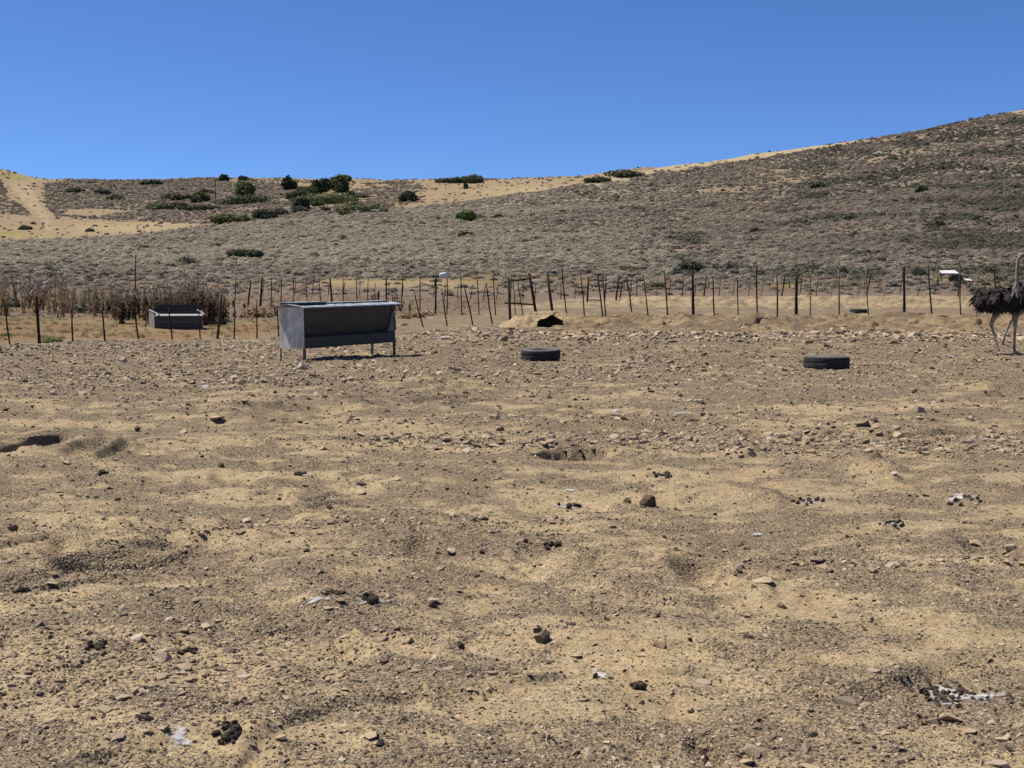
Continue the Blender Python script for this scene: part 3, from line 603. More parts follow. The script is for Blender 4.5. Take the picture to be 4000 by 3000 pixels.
for q in [(3690, 2712, 330, 60, 26, 'large heap of dark pellets around a white splash', (3740, 2722), .95), (1445, 2352, 150, 7, 30, 'bright white splash with a dark crumbled clot', (1445, 2350), 1.8),
          (1305, 2318, 110, 34, 9, 'dark crumbly dung patch next to a bright white splash', (1235, 2342), .75), (380, 2528, 100, 22, 0, 'dark dung crumbs beside pale stones in the stony patch', None, .9),
          (735, 2545, 80, 14, 0, 'dark dung crumbs among flat pale stones', None, .9), (905, 2872, 150, 26, 40, 'dark dung clump beside a long faint white smear', (700, 2885), 1.0),
          (3160, 1962, 150, 12, 12, 'dark clots strung along a white streak on the dirt', (3160, 1962), 1.6), (3760, 1952, 170, 14, 10, 'dark clots circling a pale streak near a stray clot', (3750, 1945), 1.5),
          (3500, 2046, 90, 12, 2, 'tight row of black clots with a white fleck', None, 1.2), (2600, 1862, 110, 20, 0, 'heap of black clots on open tan dirt', None, 1.3), (1180, 1858, 90, 7, 5, 'few black clots with a grey white fleck', None, 1.5),
          (2225, 1982, 120, 8, 12, 'white splash with dark clots to one side, near the big clod', (2200, 1985), 1.7), (2350, 2652, 120, 3, 20, 'faint grey white smear on gravel', (2350, 2648), 1.0), (2490, 2690, 60, 10, 0, 'brown dung lump at the end of a faint smear', None, 1.5),
          (2150, 2135, 80, 9, 0, 'black clots beside a shallow scrape', None, 1.5), (400, 1852, 60, 8, 0, 'black clots on the dirt below a dug mound', None, 1.8), (2225, 1917, 80, 0, 8, 'thin white splash on bare dirt', None, 1.0), (2660, 1615, 150, 3, 16, 'wide pale splash among gravel', None, 1.0),
          (2400, 1612, 70, 1, 5, 'narrow white streak among stones', None, 1), (800, 1512, 90, 2, 6, 'white streak beside a squat stone', None, 1), (3720, 1394, 90, 0, 6, 'white splash on the dirt near the ostrich', None, 1), (560, 1570, 70, 1, 5, 'white streak beside dark stones', None, 1), (3870, 1745, 60, 0, 5, 'pale splash beyond a stony strip', None, 1), (2960, 2090, 60, 0, 3, 'tiny white fleck on smooth dirt', None, 1)]:
    droppings(*q)

# ------------------------------------------------------------------ fences
def post_mesh(base, tip, r, seed, mats, n=7):
    rr = random.Random(seed); mb = MB(); b = Vector(base); t = Vector(tip); k = 6; L = (t - b).length
    pts = []; rad = []
    ph = rr.uniform(0, 6.28); amp = rr.uniform(.004, .014) * (1.4 if r < .03 else .5)
    for i in range(k + 1):
        f = i / k; p = b.lerp(t, f); w = math.sin(f * math.pi * rr.uniform(1.2, 1.5) + ph) * amp
        pts.append(p + Vector((w + rr.gauss(0, .003), rr.gauss(0, .004), 0))); rad.append(r * (1.12 - .30 * f) * rr.uniform(.88, 1.12))
    mb.tube(pts, rad, n)
    return mb.mesh('post', mats, True)
def fence(label, posts, wires, wire_r=.0014, thin=.023, thick=.044, group=None, pale=(), depth=None, order=None, hmax=1.75):
    d0 = depth(posts[0][2]) if callable(depth) else depth; x0 = slope_dir(posts[0][2], posts[0][3])[0] * d0; base0 = Vector((x0, d0, z1(x0, d0)))
    root = empty('wire_fence', base0); tag(root, label, 'fence', group)
    line = []
    for i, q in enumerate(posts):
        tx, ty, bx, by = q[:4]; rad = thick if len(q) > 4 and q[4] else thin
        if depth is None: b = ground_at(bx, by)
        else:
            dd = depth(bx) if callable(depth) else depth
            a, e = slope_dir(bx, by); b = Vector((a * dd, dd, z1(a * dd, dd)))
        a2, e2 = slope_dir(tx, ty); t = Vector((a2 * b.y, b.y + random.uniform(-.06, .06), H + e2 * b.y))
        if t.z - b.z > hmax: t.z = b.z + hmax
        me = post_mesh(b - Vector((0, 0, .18)) - (t - b).normalized() * .05 - base0, t - base0, rad * random.uniform(.85, 1.15), i * 31 + int(bx), M['post_pale'] if i in pale else M['post'])
        link('post', me, root); line.append((b - base0, t - base0))
    ln = sorted(line, key=lambda q: q[0].x)
    for f in wires:
        mb = MB(); pts = []
        for j, (b, t) in enumerate(ln):
            p = b.lerp(b + (t - b).normalized() * 1.22, f); pts.append(p)
            if j < len(ln) - 1:
                b2, t2 = ln[j + 1]; p2 = b2.lerp(b2 + (t2 - b2).normalized() * 1.22, f); pts.append(p.lerp(p2, .5) - Vector((0, 0, .012 * random.random())))
        mb.tube(pts, wire_r, 3); mb.build('wire', M['wire'], root)
    return root
FA = lambda bx: K * float(np.interp(bx, [0, 900, 1650, 1995, 2215, 4200], [20.0, 22.3, 24.0, 22.6, 22.5, 22.5]))
fence('near wire fence of thin crooked stakes bordering the weedy paddock', [(15, 1180, 42, 1350), (142, 1157, 156, 1352, 1), (283, 1188, 281, 1350), (400, 1200, 414, 1347), (523, 1190, 546, 1342), (658, 1200, 677, 1338), (776, 1175, 783, 1335), (864, 1150, 848, 1332, 1), (917, 1167, 913, 1328), (1003, 1169, 1004, 1323), (1084, 1195, 1087, 1318), (1300, 1180, 1310, 1304), (1440, 1165, 1455, 1298), (1530, 1150, 1550, 1293),
      (1619, 1138, 1656, 1289), (1724, 1127, 1751, 1287), (1816, 1119, 1850, 1284), (1898, 1105, 1928, 1280)], (.2, .45, .7, .95), depth=FA)
fence('wire fence of tall stakes along the top of the dirt bank', [(2195, 1038, 2215, 1228), (2267, 1056, 2285, 1238), (2335, 1076, 2357, 1212), (2352, 1072, 2371, 1221), (2445, 1081, 2474, 1221), (2513, 1072, 2534, 1221), (2596, 1058, 2607, 1221), (2704, 1054, 2710, 1231, 1), (2783, 1080, 2794, 1226), (2882, 1081, 2884, 1216), (2953, 1040, 2961, 1226, 0), (3035, 1069, 3038, 1219), (3112, 1071, 3110, 1226, 1), (3169, 1051, 3163, 1221),
      (3274, 1054, 3280, 1230), (3382, 1049, 3394, 1226), (3528, 1041, 3533, 1222, 1), (3624, 1036, 3642, 1220), (3750, 1040, 3753, 1222), (3886, 1034, 3882, 1224), (4010, 1036, 4014, 1224, 1), (4110, 1040, 4112, 1224)], (.15, .4, .65, .9, 1.12), depth=FA, pale=(13, 14, 15))
FB = lambda bx: K * float(np.interp(bx, [850, 1000, 1300, 1570, 1700, 2050], [37, 35.5, 38, 33.5, 32.5, 31.5]))
fence('middle wire fence with thick leaning posts behind the feeder', [(850, 1105, 852, 1190), (923, 1090, 913, 1188), (979, 1093, 967, 1193, 1), (1026, 1083, 1015, 1193, 1), (1062, 1090, 1059, 1189), (1099, 1085, 1097, 1185), (1146, 1087, 1150, 1180), (1195, 1090, 1202, 1178), (1246, 1083, 1254, 1175), (1289, 1085, 1298, 1172, 1), (1340, 1087, 1342, 1170), (1391, 1090, 1394, 1172), (1437, 1087, 1435, 1175), (1509, 1075, 1510, 1185, 1),
      (1572, 1077, 1567, 1205), (1643, 1075, 1639, 1199), (1704, 1067, 1700, 1202, 1), (1747, 1072, 1747, 1206), (1799, 1069, 1805, 1204), (1863, 1069, 1872, 1203), (1927, 1070, 1936, 1203), (2004, 1098, 2015, 1210), (2024, 1103, 2044, 1211)], (.2, .45, .7, .95, 1.1), .0026, .025, .05, depth=FB)
FC = lambda bx: K * float(np.interp(bx, [1000, 1500, 2250], [47, 46, 42]))
fence('far wire fence of short thin stakes behind the middle fence', [(1032, 1098, 1024, 1170), (1093, 1107, 1082, 1170), (1156, 1101, 1151, 1168), (1225, 1104, 1217, 1168), (1285, 1110, 1282, 1165), (1348, 1100, 1340, 1165), (1407, 1104, 1402, 1162), (1466, 1106, 1460, 1160), (1521, 1108, 1517, 1160), (1576, 1110, 1572, 1160), (1698, 1090, 1692, 1165), (1740, 1105, 1735, 1175), (1791, 1108, 1787, 1163), (1845, 1112, 1837, 1175), (1896, 1112, 1887, 1176), (1946, 1103, 1939, 1176), (1997, 1080, 1995, 1176), (2044, 1108, 2041, 1174), (2092, 1103, 2088, 1176), (2192, 1101, 2189, 1174), (2250, 1101, 2245, 1174)],
      (.3, .6, .9), .003, .026, .05, depth=FC)
fence('back wire fence of leaning stakes on the second dirt bank', [(2469, 1080, 2464, 1157), (2490, 1096, 2487, 1157), (2570, 1085, 2566, 1157), (2619, 1089, 2613, 1159), (2672, 1080, 2664, 1156), (2720, 1087, 2712, 1157), (2761, 1076, 2748, 1157, 1), (2816, 1081, 2807, 1156), (2873, 1078, 2860, 1156), (2933, 1074, 2923, 1154), (2982, 1076, 2971, 1156), (3068, 1069, 3051, 1156, 1), (3134, 1072, 3123, 1152), (3198, 1080, 3186, 1156), (3262, 1074, 3243, 1157), (3368, 1074, 3345, 1157),
      (3406, 1063, 3380, 1159, 1), (3474, 1070, 3450, 1159), (3523, 1090, 3511, 1159), (3600, 1087, 3582, 1159), (3665, 1072, 3646, 1159), (3746, 1080, 3741, 1159, 1), (3827, 1063, 3815, 1155), (3896, 1063, 3885, 1155), (3980, 1066, 3968, 1155), (4060, 1066, 4048, 1155)], (.2, .45, .7, .95, 1.15), .0036, .026, .05, depth=44.0 * K, pale=(8, 9, 10, 14, 15, 17))
fence('distant wire fence of small stakes beyond the second bank', [(2541, 1096, 2541, 1150), (2640, 1100, 2640, 1150), (2728, 1112, 2728, 1150), (2769, 1098, 2768, 1150, 1), (2832, 1108, 2832, 1150), (2894, 1106, 2893, 1150), (2953, 1104, 2953, 1150), (3008, 1106, 3007, 1150), (3085, 1098, 3084, 1150, 1), (3147, 1106, 3147, 1150), (3208, 1104, 3208, 1150), (3261, 1104, 3261, 1150), (3309, 1104, 3310, 1150), (3352, 1100, 3351, 1150), (3377, 1096, 3377, 1150, 1), (3434, 1104, 3433, 1150), (3485, 1104, 3485, 1150), (3587, 1096, 3585, 1150), (3665, 1088, 3665, 1150, 1), (3790, 1104, 3790, 1150), (3845, 1098, 3842, 1150), (3905, 1088, 3900, 1150)],
      (.25, .5, .75, 1.0), .0045, .023, .045, depth=54.0 * K)

def bar(mb, pa, pb, d, r, d2=None, n=7):
    a, e = slope_dir(*pa); b, f = slope_dir(*pb); d = d * K; d2 = d
    mb.tube([(a * d, d, H + e * d), (.5 * (a * d + b * d2), .5 * (d + d2), H + .5 * (e * d + f * d2) + .004), (b * d2, d2, H + f * d2)], [r * 1.05, r, r * .95], n)
def frame(label, name, base, posts, rails):
    root = empty(name, base); tag(root, label, 'frame')
    for pa, pb, d, r in posts:
        me = MB(); bar(me, pa, pb, d, r); me.v = [tuple(Vector(q) - base) for q in me.v]; me.build('post', M['post'], root, True)
    for pa, pb, d, r, mm in rails:
        me = MB(); bar(me, pa, pb, d, r); me.v = [tuple(Vector(q) - base) for q in me.v]; me.build('rail', M[mm], root, True)
b0 = Vector((.8, 22.4 * K, .5))
frame('three post timber frame with rails standing over a burrow', 'timber_frame', b0, [((1995, 1285), (1986, 1084), 22.2, .042), ((2094, 1225), (2067, 1066), 22.6, .044), ((2161, 1240), (2137, 1066), 22.4, .046)],
      [((1988, 1099), (2072, 1088), 22.32, .028, 'post'), ((2078, 1096), (2140, 1098), 22.45, .026, 'rail_pale'), ((1970, 1183), (2086, 1190), 22.33, .026, 'post')])
b1 = Vector((4.6, 40.5 * K, 1.2))
frame('small far timber frame with pale rails beyond the yard', 'timber_frame', b1, [((2294, 1180), (2299, 1086), 40.0, .05), ((2361, 1172), (2370, 1074), 40.8, .05), ((2406, 1172), (2419, 1075), 40.8, .055), ((2421, 1172), (2431, 1099), 41.3, .045)],
      [((2298, 1094), (2366, 1095), 40.4, .035, 'post'), ((2369, 1085), (2418, 1085), 40.75, .04, 'rail_pale'), ((2366, 1103), (2392, 1101), 40.75, .045, 'rail_pale'), ((2390, 1102), (2431, 1105), 41.0, .04, 'post'), ((2296, 1171), (2350, 1174), 40.2, .03, 'post')])
# lone tall stake behind the weeds
p = ground_at(527, 1240)
mb = MB(); a0, e0 = slope_dir(530, 995); mb.tube([(p.x, p.y, p.z - .2), (p.x + .02, p.y, p.z + .9), (a0 * p.y, p.y, H + e0 * p.y)], [.035, .03, .024], 7); o = mb.build('stake', M['post'], None, True); tag(o, 'lone tall dark stake rising out of the dry weeds', 'stake')
p = ground_at(1478, 1172); mb = MB(); mb.tube([(0, 0, -.2), (.01, 0, .3), (.01, .01, .52)], [.06, .06, .058], 8); o = mb.build('stump_post', M['post'], None, True); o.location = p; tag(o, 'short thick post stump beside a cream box', 'post')

# ------------------------------------------------------------------ feeder and trough
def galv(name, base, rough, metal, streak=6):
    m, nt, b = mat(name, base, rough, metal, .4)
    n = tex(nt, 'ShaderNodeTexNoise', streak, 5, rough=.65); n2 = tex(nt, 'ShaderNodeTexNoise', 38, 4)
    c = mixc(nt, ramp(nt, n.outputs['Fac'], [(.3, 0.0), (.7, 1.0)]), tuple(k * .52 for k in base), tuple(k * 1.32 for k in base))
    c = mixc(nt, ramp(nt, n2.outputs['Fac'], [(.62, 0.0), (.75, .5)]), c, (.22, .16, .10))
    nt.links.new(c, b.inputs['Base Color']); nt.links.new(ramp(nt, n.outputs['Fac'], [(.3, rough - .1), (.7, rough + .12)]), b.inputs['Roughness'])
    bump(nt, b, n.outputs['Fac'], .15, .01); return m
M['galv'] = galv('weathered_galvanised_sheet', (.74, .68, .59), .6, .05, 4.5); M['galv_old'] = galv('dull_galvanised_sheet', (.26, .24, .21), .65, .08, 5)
M['galv_dark'] = galv('shaded_galvanised_sheet', (.085, .066, .048), .68, .04)  # rust-flecked galvanised sheet, shade of the open side put into its base colour
M['galv_light'] = galv('bright_galvanised_roof', (.44, .46, .47), .5, .3)
M['black_lid'] = mat('black_lid_edge', (.035, .035, .038), .5)[0]
M['iron'] = galv('rusty_angle_iron', (.13, .11, .095), .7, .3)
M['grain'] = mat('yellow_grain', (.65, .52, .05), .8)[0]
P1 = Vector((*flat(1190, 1411), 0)); ang = R(55.5)
feeder = empty('feeder', (P1.x, P1.y, 0), ang); feeder.rotation_euler = (0, R(-1.2), ang)
tag(feeder, 'galvanised roofed feeder with lids, standing on four legs', 'feeder')
L, W, zb, zt_ = 2.90, .68, .255, 1.10
for x0 in (0.0, L - .012):
    mb = MB(); mb.box((x0, .004, zb), (x0 + .012, W - .004, zt_))
    o = mb.build('end_panel', M['galv'], feeder)
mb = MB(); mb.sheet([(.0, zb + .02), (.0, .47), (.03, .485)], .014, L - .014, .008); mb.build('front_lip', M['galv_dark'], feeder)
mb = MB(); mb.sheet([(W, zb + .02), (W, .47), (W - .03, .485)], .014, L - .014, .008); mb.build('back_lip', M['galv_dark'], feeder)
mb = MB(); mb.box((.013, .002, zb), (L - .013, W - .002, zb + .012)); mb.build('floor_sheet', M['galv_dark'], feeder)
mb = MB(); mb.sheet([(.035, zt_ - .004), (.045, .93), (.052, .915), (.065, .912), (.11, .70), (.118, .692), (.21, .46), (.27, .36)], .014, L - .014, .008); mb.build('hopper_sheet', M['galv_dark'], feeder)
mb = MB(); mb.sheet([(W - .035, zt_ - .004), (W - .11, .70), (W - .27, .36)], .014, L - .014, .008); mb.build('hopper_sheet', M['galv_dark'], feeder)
for lx in (-.006, L - .038):
    for ly, s in ((-.006, 1), (W + .006, -1)):
        mb = MB(); y1 = ly + s * .044
        mb.box((lx, min(ly, y1), -.10), (lx + .006 if lx < 1 else lx + .044, max(ly, y1), zb - .003) if lx < 1 else (lx + .044, max(ly, y1), zb - .003))
        if lx < 1: mb.box((lx + .0065, min(ly, ly + s * .006), -.10), (lx + .044, max(ly, ly + s * .006), zb - .003))
        else: mb.box((lx + .002, min(ly, ly + s * .006), zb), (lx + .042, max(ly, ly + s * .006), zt_ - .01))
        mb.build('leg', M['iron'], feeder)
mb = MB()   # folded roof sheet: drip edge, slope to the middle, and back
mb.sheet([(-.14, zt_ - .02), (-.135, zt_ + .0), (.16, zt_ + .045), (W / 2, zt_ + .062), (W - .16, zt_ + .045), (W + .135, zt_ + .0), (W + .14, zt_ - .02)], -.15, L + .13, .006)
roof = mb.build('roof', M['galv_light'], feeder)
for (x0, x1, y0, y1, z0, z2, nm) in ((.82, L + .02, .17, .54, zt_ + .052, zt_ + .085, 'lid'), (-.05, .78, .08, .60, zt_ + .052, zt_ + .108, 'lid')):
    mb = MB(); mb.box((x0, y0, z0), (x1, y1, z2 - .012)); o = mb.build(nm, M['black_lid'], feeder)
    mb = MB(); mb.box((x0 - .01, y0 - .012, z2 - .012), (x1 + .01, y1 + .012, z2 - .004)); mb.build('lid_sheet', M['galv_light'], o)
for gx in (.36, 1.02, 1.55):
    mb = MB(); yy = .06 if gx > .7 else .2; z0 = zt_ + (.038 if gx > .7 else .105); mb.box((gx, yy, z0), (gx + .05, yy + .04, z0 + .012)); mb.build('grain_spot', M['grain'], roof if gx > .7 else feeder)

p = ground_at(604, 1284); TROT = R(12)
trough = empty('trough', p, TROT); tag(trough, 'open galvanised trough with a bright rim among paddock weeds', 'trough')
Lt, Wt = 1.62, .95
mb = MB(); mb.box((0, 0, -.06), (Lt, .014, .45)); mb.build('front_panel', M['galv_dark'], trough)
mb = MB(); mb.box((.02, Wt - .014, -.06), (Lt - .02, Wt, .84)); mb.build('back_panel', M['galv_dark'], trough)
for xx, k in ((0, -1), (Lt, 1)):
    mb = MB(); off = k * .0
    mb.add([(xx - .25 * (k < 0), Wt * .75, -.05), (xx - .0, .002, -.05), (xx - .0, .002, .44), (xx - .22 * (k < 0), Wt * .78, .66), (xx + .014 - .25 * (k < 0), Wt * .75, -.05), (xx + .014, .002, -.05), (xx + .014, .002, .44), (xx + .014 - .22 * (k < 0), Wt * .78, .66)],
           [(0, 1, 2, 3), (7, 6, 5, 4), (0, 4, 5, 1), (1, 5, 6, 2), (2, 6, 7, 3), (3, 7, 4, 0)]); mb.build('end_panel', M['galv_old'], trough)
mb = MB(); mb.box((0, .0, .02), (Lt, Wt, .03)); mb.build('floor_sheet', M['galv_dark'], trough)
M['rim'] = mat('bright_rim', (.36, .36, .355), .5, .2)[0]
mb = MB(); mb.sheet([(-.05, .445), (.07, .505), (.10, .508)], .04, Lt + .03, .006); mb.build('rim', M['rim'], trough)
for (xa, ya, za, xb, yb, zb2) in ((.16, -.05, .46, -.20, .60, .62), (Lt + .10, -.02, .46, Lt - .16, .60, .62)):
    mb = MB(); mb.tube([(xa, ya, za + .03), (xb, yb, zb2 + .03)], [.03, .03], 6); mb.build('rim', M['rim'], trough)
mb = MB(); mb.tube([(-.36, .62, -.1), (-.30, .66, .40)], .018, 6); mb.build('stay', M['iron'], trough)

# ------------------------------------------------------------------ tyres
M['rubber'] = varied('worn_rubber', [(0, (.040, .039, .038)), (1, (.055, .053, .050))], .9, .15, 7, .5, .3, .01)
M['sidewall'] = varied('dusty_sidewall', [(0, (.135, .125, .112)), (1, (.165, .15, .13))], .9, .15, 9, .45, .2, .006)
M['sand'] = varied('sand', [(0, (.38, .28, .16)), (1, (.42, .31, .18))], .95, .1, 20, .3, .5, .02)
def lathe(mb, prof, n=56):
    v = []; k = len(prof)
    for i in range(n):
        t = 2 * math.pi * i / n; v += [(r * math.cos(t), r * math.sin(t), z) for r, z in prof]
    f = [(i * k + j, ((i + 1) % n) * k + j, ((i + 1) % n) * k + j + 1, i * k + j + 1) for i in range(n) for j in range(k - 1)]
    mb.add(v, f)
def tyre(px, py, wpx, hh, label, tilt=(0, 0)):
    p = ground_at(px, py); Rr = wpx / F * (p.y + wpx / F * p.y * .5) / 2 * .995
    c = Vector((p.x * (p.y + Rr) / p.y, p.y + Rr, 0)); c.z = z1(c.x, c.y) - .02
    root = empty('tyre', c); root.rotation_euler = (tilt[0], tilt[1], random.uniform(0, 6)); tag(root, label, 'tyre', 'old tyres lying in the yards')
    tr = [(Rr * .955, hh * .10), (Rr * .985, hh * .16)]
    for g in (.30, .50, .70): tr += [(Rr * (1 - abs(g - .5) * .03), hh * (g - .03)), (Rr * .993, hh * (g - .022)), (Rr * .993, hh * (g + .022)), (Rr * (1 - abs(g - .5) * .03), hh * (g + .03))]
    tr += [(Rr * .985, hh * .84), (Rr * .955, hh * .90)]
    mb = MB(); lathe(mb, tr); mb.build('tread', M['rubber'], root, True)
    for top in (1, 0):
        pf = [(Rr * .955, .90), (Rr * .90, .965), (Rr * .80, 1.0), (Rr * .70, .985), (Rr * .62, .93), (Rr * .57, .90), (Rr * .565, .80), (Rr * .62, .74), (Rr * .80, .80)]
        if not top: pf = [(r, 1 - z) for r, z in pf][::-1]
        mb = MB(); lathe(mb, [(r, z * hh) for r, z in pf]); mb.build('sidewall', M['sidewall'], root, True)
    mb = MB(); lathe(mb, [(.001, hh * .62), (Rr * .25, hh * .60), (Rr * .6, hh * .55), (Rr * .88, hh * .52)], 40); mb.build('sand_fill', M['sand'], root, True)
    mb = MB(); lathe(mb, [(Rr * .9, hh * .82), (Rr * .93, hh * .5), (Rr * .9, hh * .18)]); mb.build('inner_liner', M['rubber'], root, True)
tyre(2112, 1412, 156, .25, 'old tyre lying flat in front of the timber frame', (R(1.5), R(-2)))
tyre(3228, 1447, 179, .26, 'old tyre lying flat amid gravel, largest in the yard', (R(1), R(0)))
tyre(3353, 1224, 68, .22, 'small far tyre lying beyond the bank top fence', (0, 0))

# ------------------------------------------------------------------ odd things by the fences
M['plastic_white'] = mat('white_plastic', (.78, .80, .82), .5)[0]; M['cream'] = mat('cream_box', (.62, .45, .22), .7)[0]; M['sheet_white'] = galv('pale_roof_sheet', (.78, .76, .70), .6, .0)
a, e = slope_dir(1733, 1078); d = 32.3 * K
mb = MB(); mb.tube([(-.16, 0, -.05), (-.13, 0, .05), (.10, .02, .08), (.16, .02, .0), (.10, 0, -.10)], [(.04, .07), (.09, .09), (.095, .09), (.085, .09), (.05, .06)], 9); o = mb.build('plastic_tub', M['plastic_white'], None, True); o.location = (a * d, d, H + e * d); tag(o, 'white plastic tub hung on the middle fence', 'tub')
p = ground_at(1460, 1172); mb = MB(); mb.add([(-.17, -.12, 0), (.17, -.12, 0), (.17, .12, 0), (-.17, .12, 0), (-.19, -.13, .30), (.15, -.13, .37), (.16, .13, .37), (-.18, .13, .30)], [(0, 3, 2, 1), (4, 5, 6, 7), (0, 1, 5, 4), (1, 2, 6, 5), (2, 3, 7, 6), (3, 0, 4, 7)])
o = mb.build('box', M['cream'], None); o.location = (p.x, p.y, p.z - .02); tag(o, 'cream box standing behind the feeder roof', 'box')
# pale sheet roof shelter on stakes
d = 62.0 * K; (xa, ea), (xb, eb) = slope_dir(3678, 1068), slope_dir(3747, 1066); g = z1(xa * d, d)
sh = empty('shelter', (xa * d, d, g)); tag(sh, 'pale sheet roof shelter on stakes among shrubs', 'shelter'); wd = (xb - xa) * d; hz = H + ea * d - g
mb = MB(); mb.add([(0, 0, hz), (wd, 0, hz - .02), (wd + .10, 1.5, hz + .30), (.3, 1.5, hz + .25), (0, 0, hz + .03), (wd, 0, hz + .01), (wd + .10, 1.5, hz + .33), (.3, 1.5, hz + .28)], [(0, 3, 2, 1), (4, 5, 6, 7), (0, 1, 5, 4), (1, 2, 6, 5), (2, 3, 7, 6), (3, 0, 4, 7)]); mb.build('roof_sheet', M['sheet_white'], sh)
for lx, ly, tz in ((.06, .06, hz - .005), (wd - .06, .06, hz - .02), (.40, 1.42, hz + .22), (wd, 1.42, hz + .27)):
    mb = MB(); mb.tube([(lx, ly, -.3), (lx, ly, tz)], .04, 6); mb.build('stake', M['post'], sh)
d = 56.0 * K; xa, ea = slope_dir(3774, 1096); g = z1(xa * d, d); sh = empty('feeder', (xa * d, d, g)); tag(sh, 'tiny far feeder with a white lid beyond the fences', 'feeder'); hz = H + ea * d - g
mb = MB(); mb.add([(0, 0, hz), (.52, 0, hz - .05), (.52, .6, hz + .1), (0, .6, hz + .15), (0, 0, hz + .04), (.52, 0, hz - .01), (.52, .6, hz + .14), (0, .6, hz + .19)], [(0, 3, 2, 1), (4, 5, 6, 7), (0, 1, 5, 4), (1, 2, 6, 5), (2, 3, 7, 6), (3, 0, 4, 7)]); mb.build('lid', M['sheet_white'], sh)
for lx in (.03, .49):
    for ly in (.05, .55):
        mb = MB(); mb.tube([(lx, ly, -.3), (lx, ly, hz - .02 + .2 * (ly > .3) * .6)], .03, 5); mb.build('leg', M['post'], sh)
p = ground_at(1746, 1326); mb = MB(); mb.tube([(-.17, 0, 0), (-.05, .004, .005), (.08, 0, 0), (.17, -.005, 0)], [.048, .052, .05, .052], 10); o = mb.build('log', M['rail_pale'], None, True); o.location = (p.x, p.y + .05, p.z + .035); o.rotation_euler = (0, 0, R(-8)); tag(o, 'short pale log lying among stones before the near fence', 'log')

# ------------------------------------------------------------------ ostriches
M['plume'] = varied('black_plumage', [(0, (.016, .013, .012)), (1, (.021, .017, .015))], .8, .2, 9, .45)
M['plume_brown'] = varied('brown_plumage', [(0, (.050, .038, .031)), (1, (.062, .048, .04))], .85, .15, 9, .4)
M['plume_pale'] = varied('pale_plumage', [(0, (.36, .31, .255)), (1, (.42, .37, .31))], .85, .1)
M['beak'] = mat('beak', (.33, .25, .20), .5)[0]; M['eye'] = mat('eye', (.01, .008, .006), .15, spec=.6)[0]
def ostrich_skin():
    m, nt, b = mat('ostrich_skin', (.4, .35, .3), .85, 0, .15)
    tc = N(nt, 'ShaderNodeTexCoord'); sp = N(nt, 'ShaderNodeSeparateXYZ'); nt.links.new(tc.outputs['Object'], sp.inputs[0])
    n = tex(nt, 'ShaderNodeTexNoise', 16, 5)
    skin = mixc(nt, ramp(nt, n.outputs['Fac'], [(.35, 0.0), (.65, 1.0)]), (.20, .145, .10), (.42, .335, .245))
    zz = math_(nt, 'ADD', sp.outputs['Z'], math_(nt, 'MULTIPLY', math_(nt, 'SUBTRACT', n.outputs['Fac'], .5), .25))
    body = ramp(nt, zz, [(.0, 0.0), (.80, 0.0), (.96, 1.0), (1.0, 1.0)])
    body = math_(nt, 'MULTIPLY', math_(nt, 'LESS_THAN', sp.outputs['Z'], 1.42), body)
    c = mixc(nt, body, skin, (.020, .016, .014)); nt.links.new(c, b.inputs['Base Color']); bump(nt, b, n.outputs['Fac'], .4, .01); return m
M['ostrich'] = ostrich_skin()
def feather(mb, p, d, nrm, L, w, droop, mi=0, seg=4):
    d = d.normalized(); side = d.cross(nrm).normalized(); v = []; f = []; q = Vector(p); dd = d.copy()
    for i in range(seg + 1):
        t = i / seg; ww = w * (math.sin(math.pi * min(1, t * .8 + .18)) ** .7)
        cup = nrm * (-.18 * ww)
        v += [q - side * ww + cup, q + nrm * .004, q + side * ww + cup]; dd = (dd + Vector((0, 0, -droop))).normalized(); q = q + dd * (L / seg)
    for i in range(seg):
        a = i * 3; f += [(a, a + 1, a + 4, a + 3), (a + 1, a + 2, a + 5, a + 4)]
    mb.add(v, f, mi)
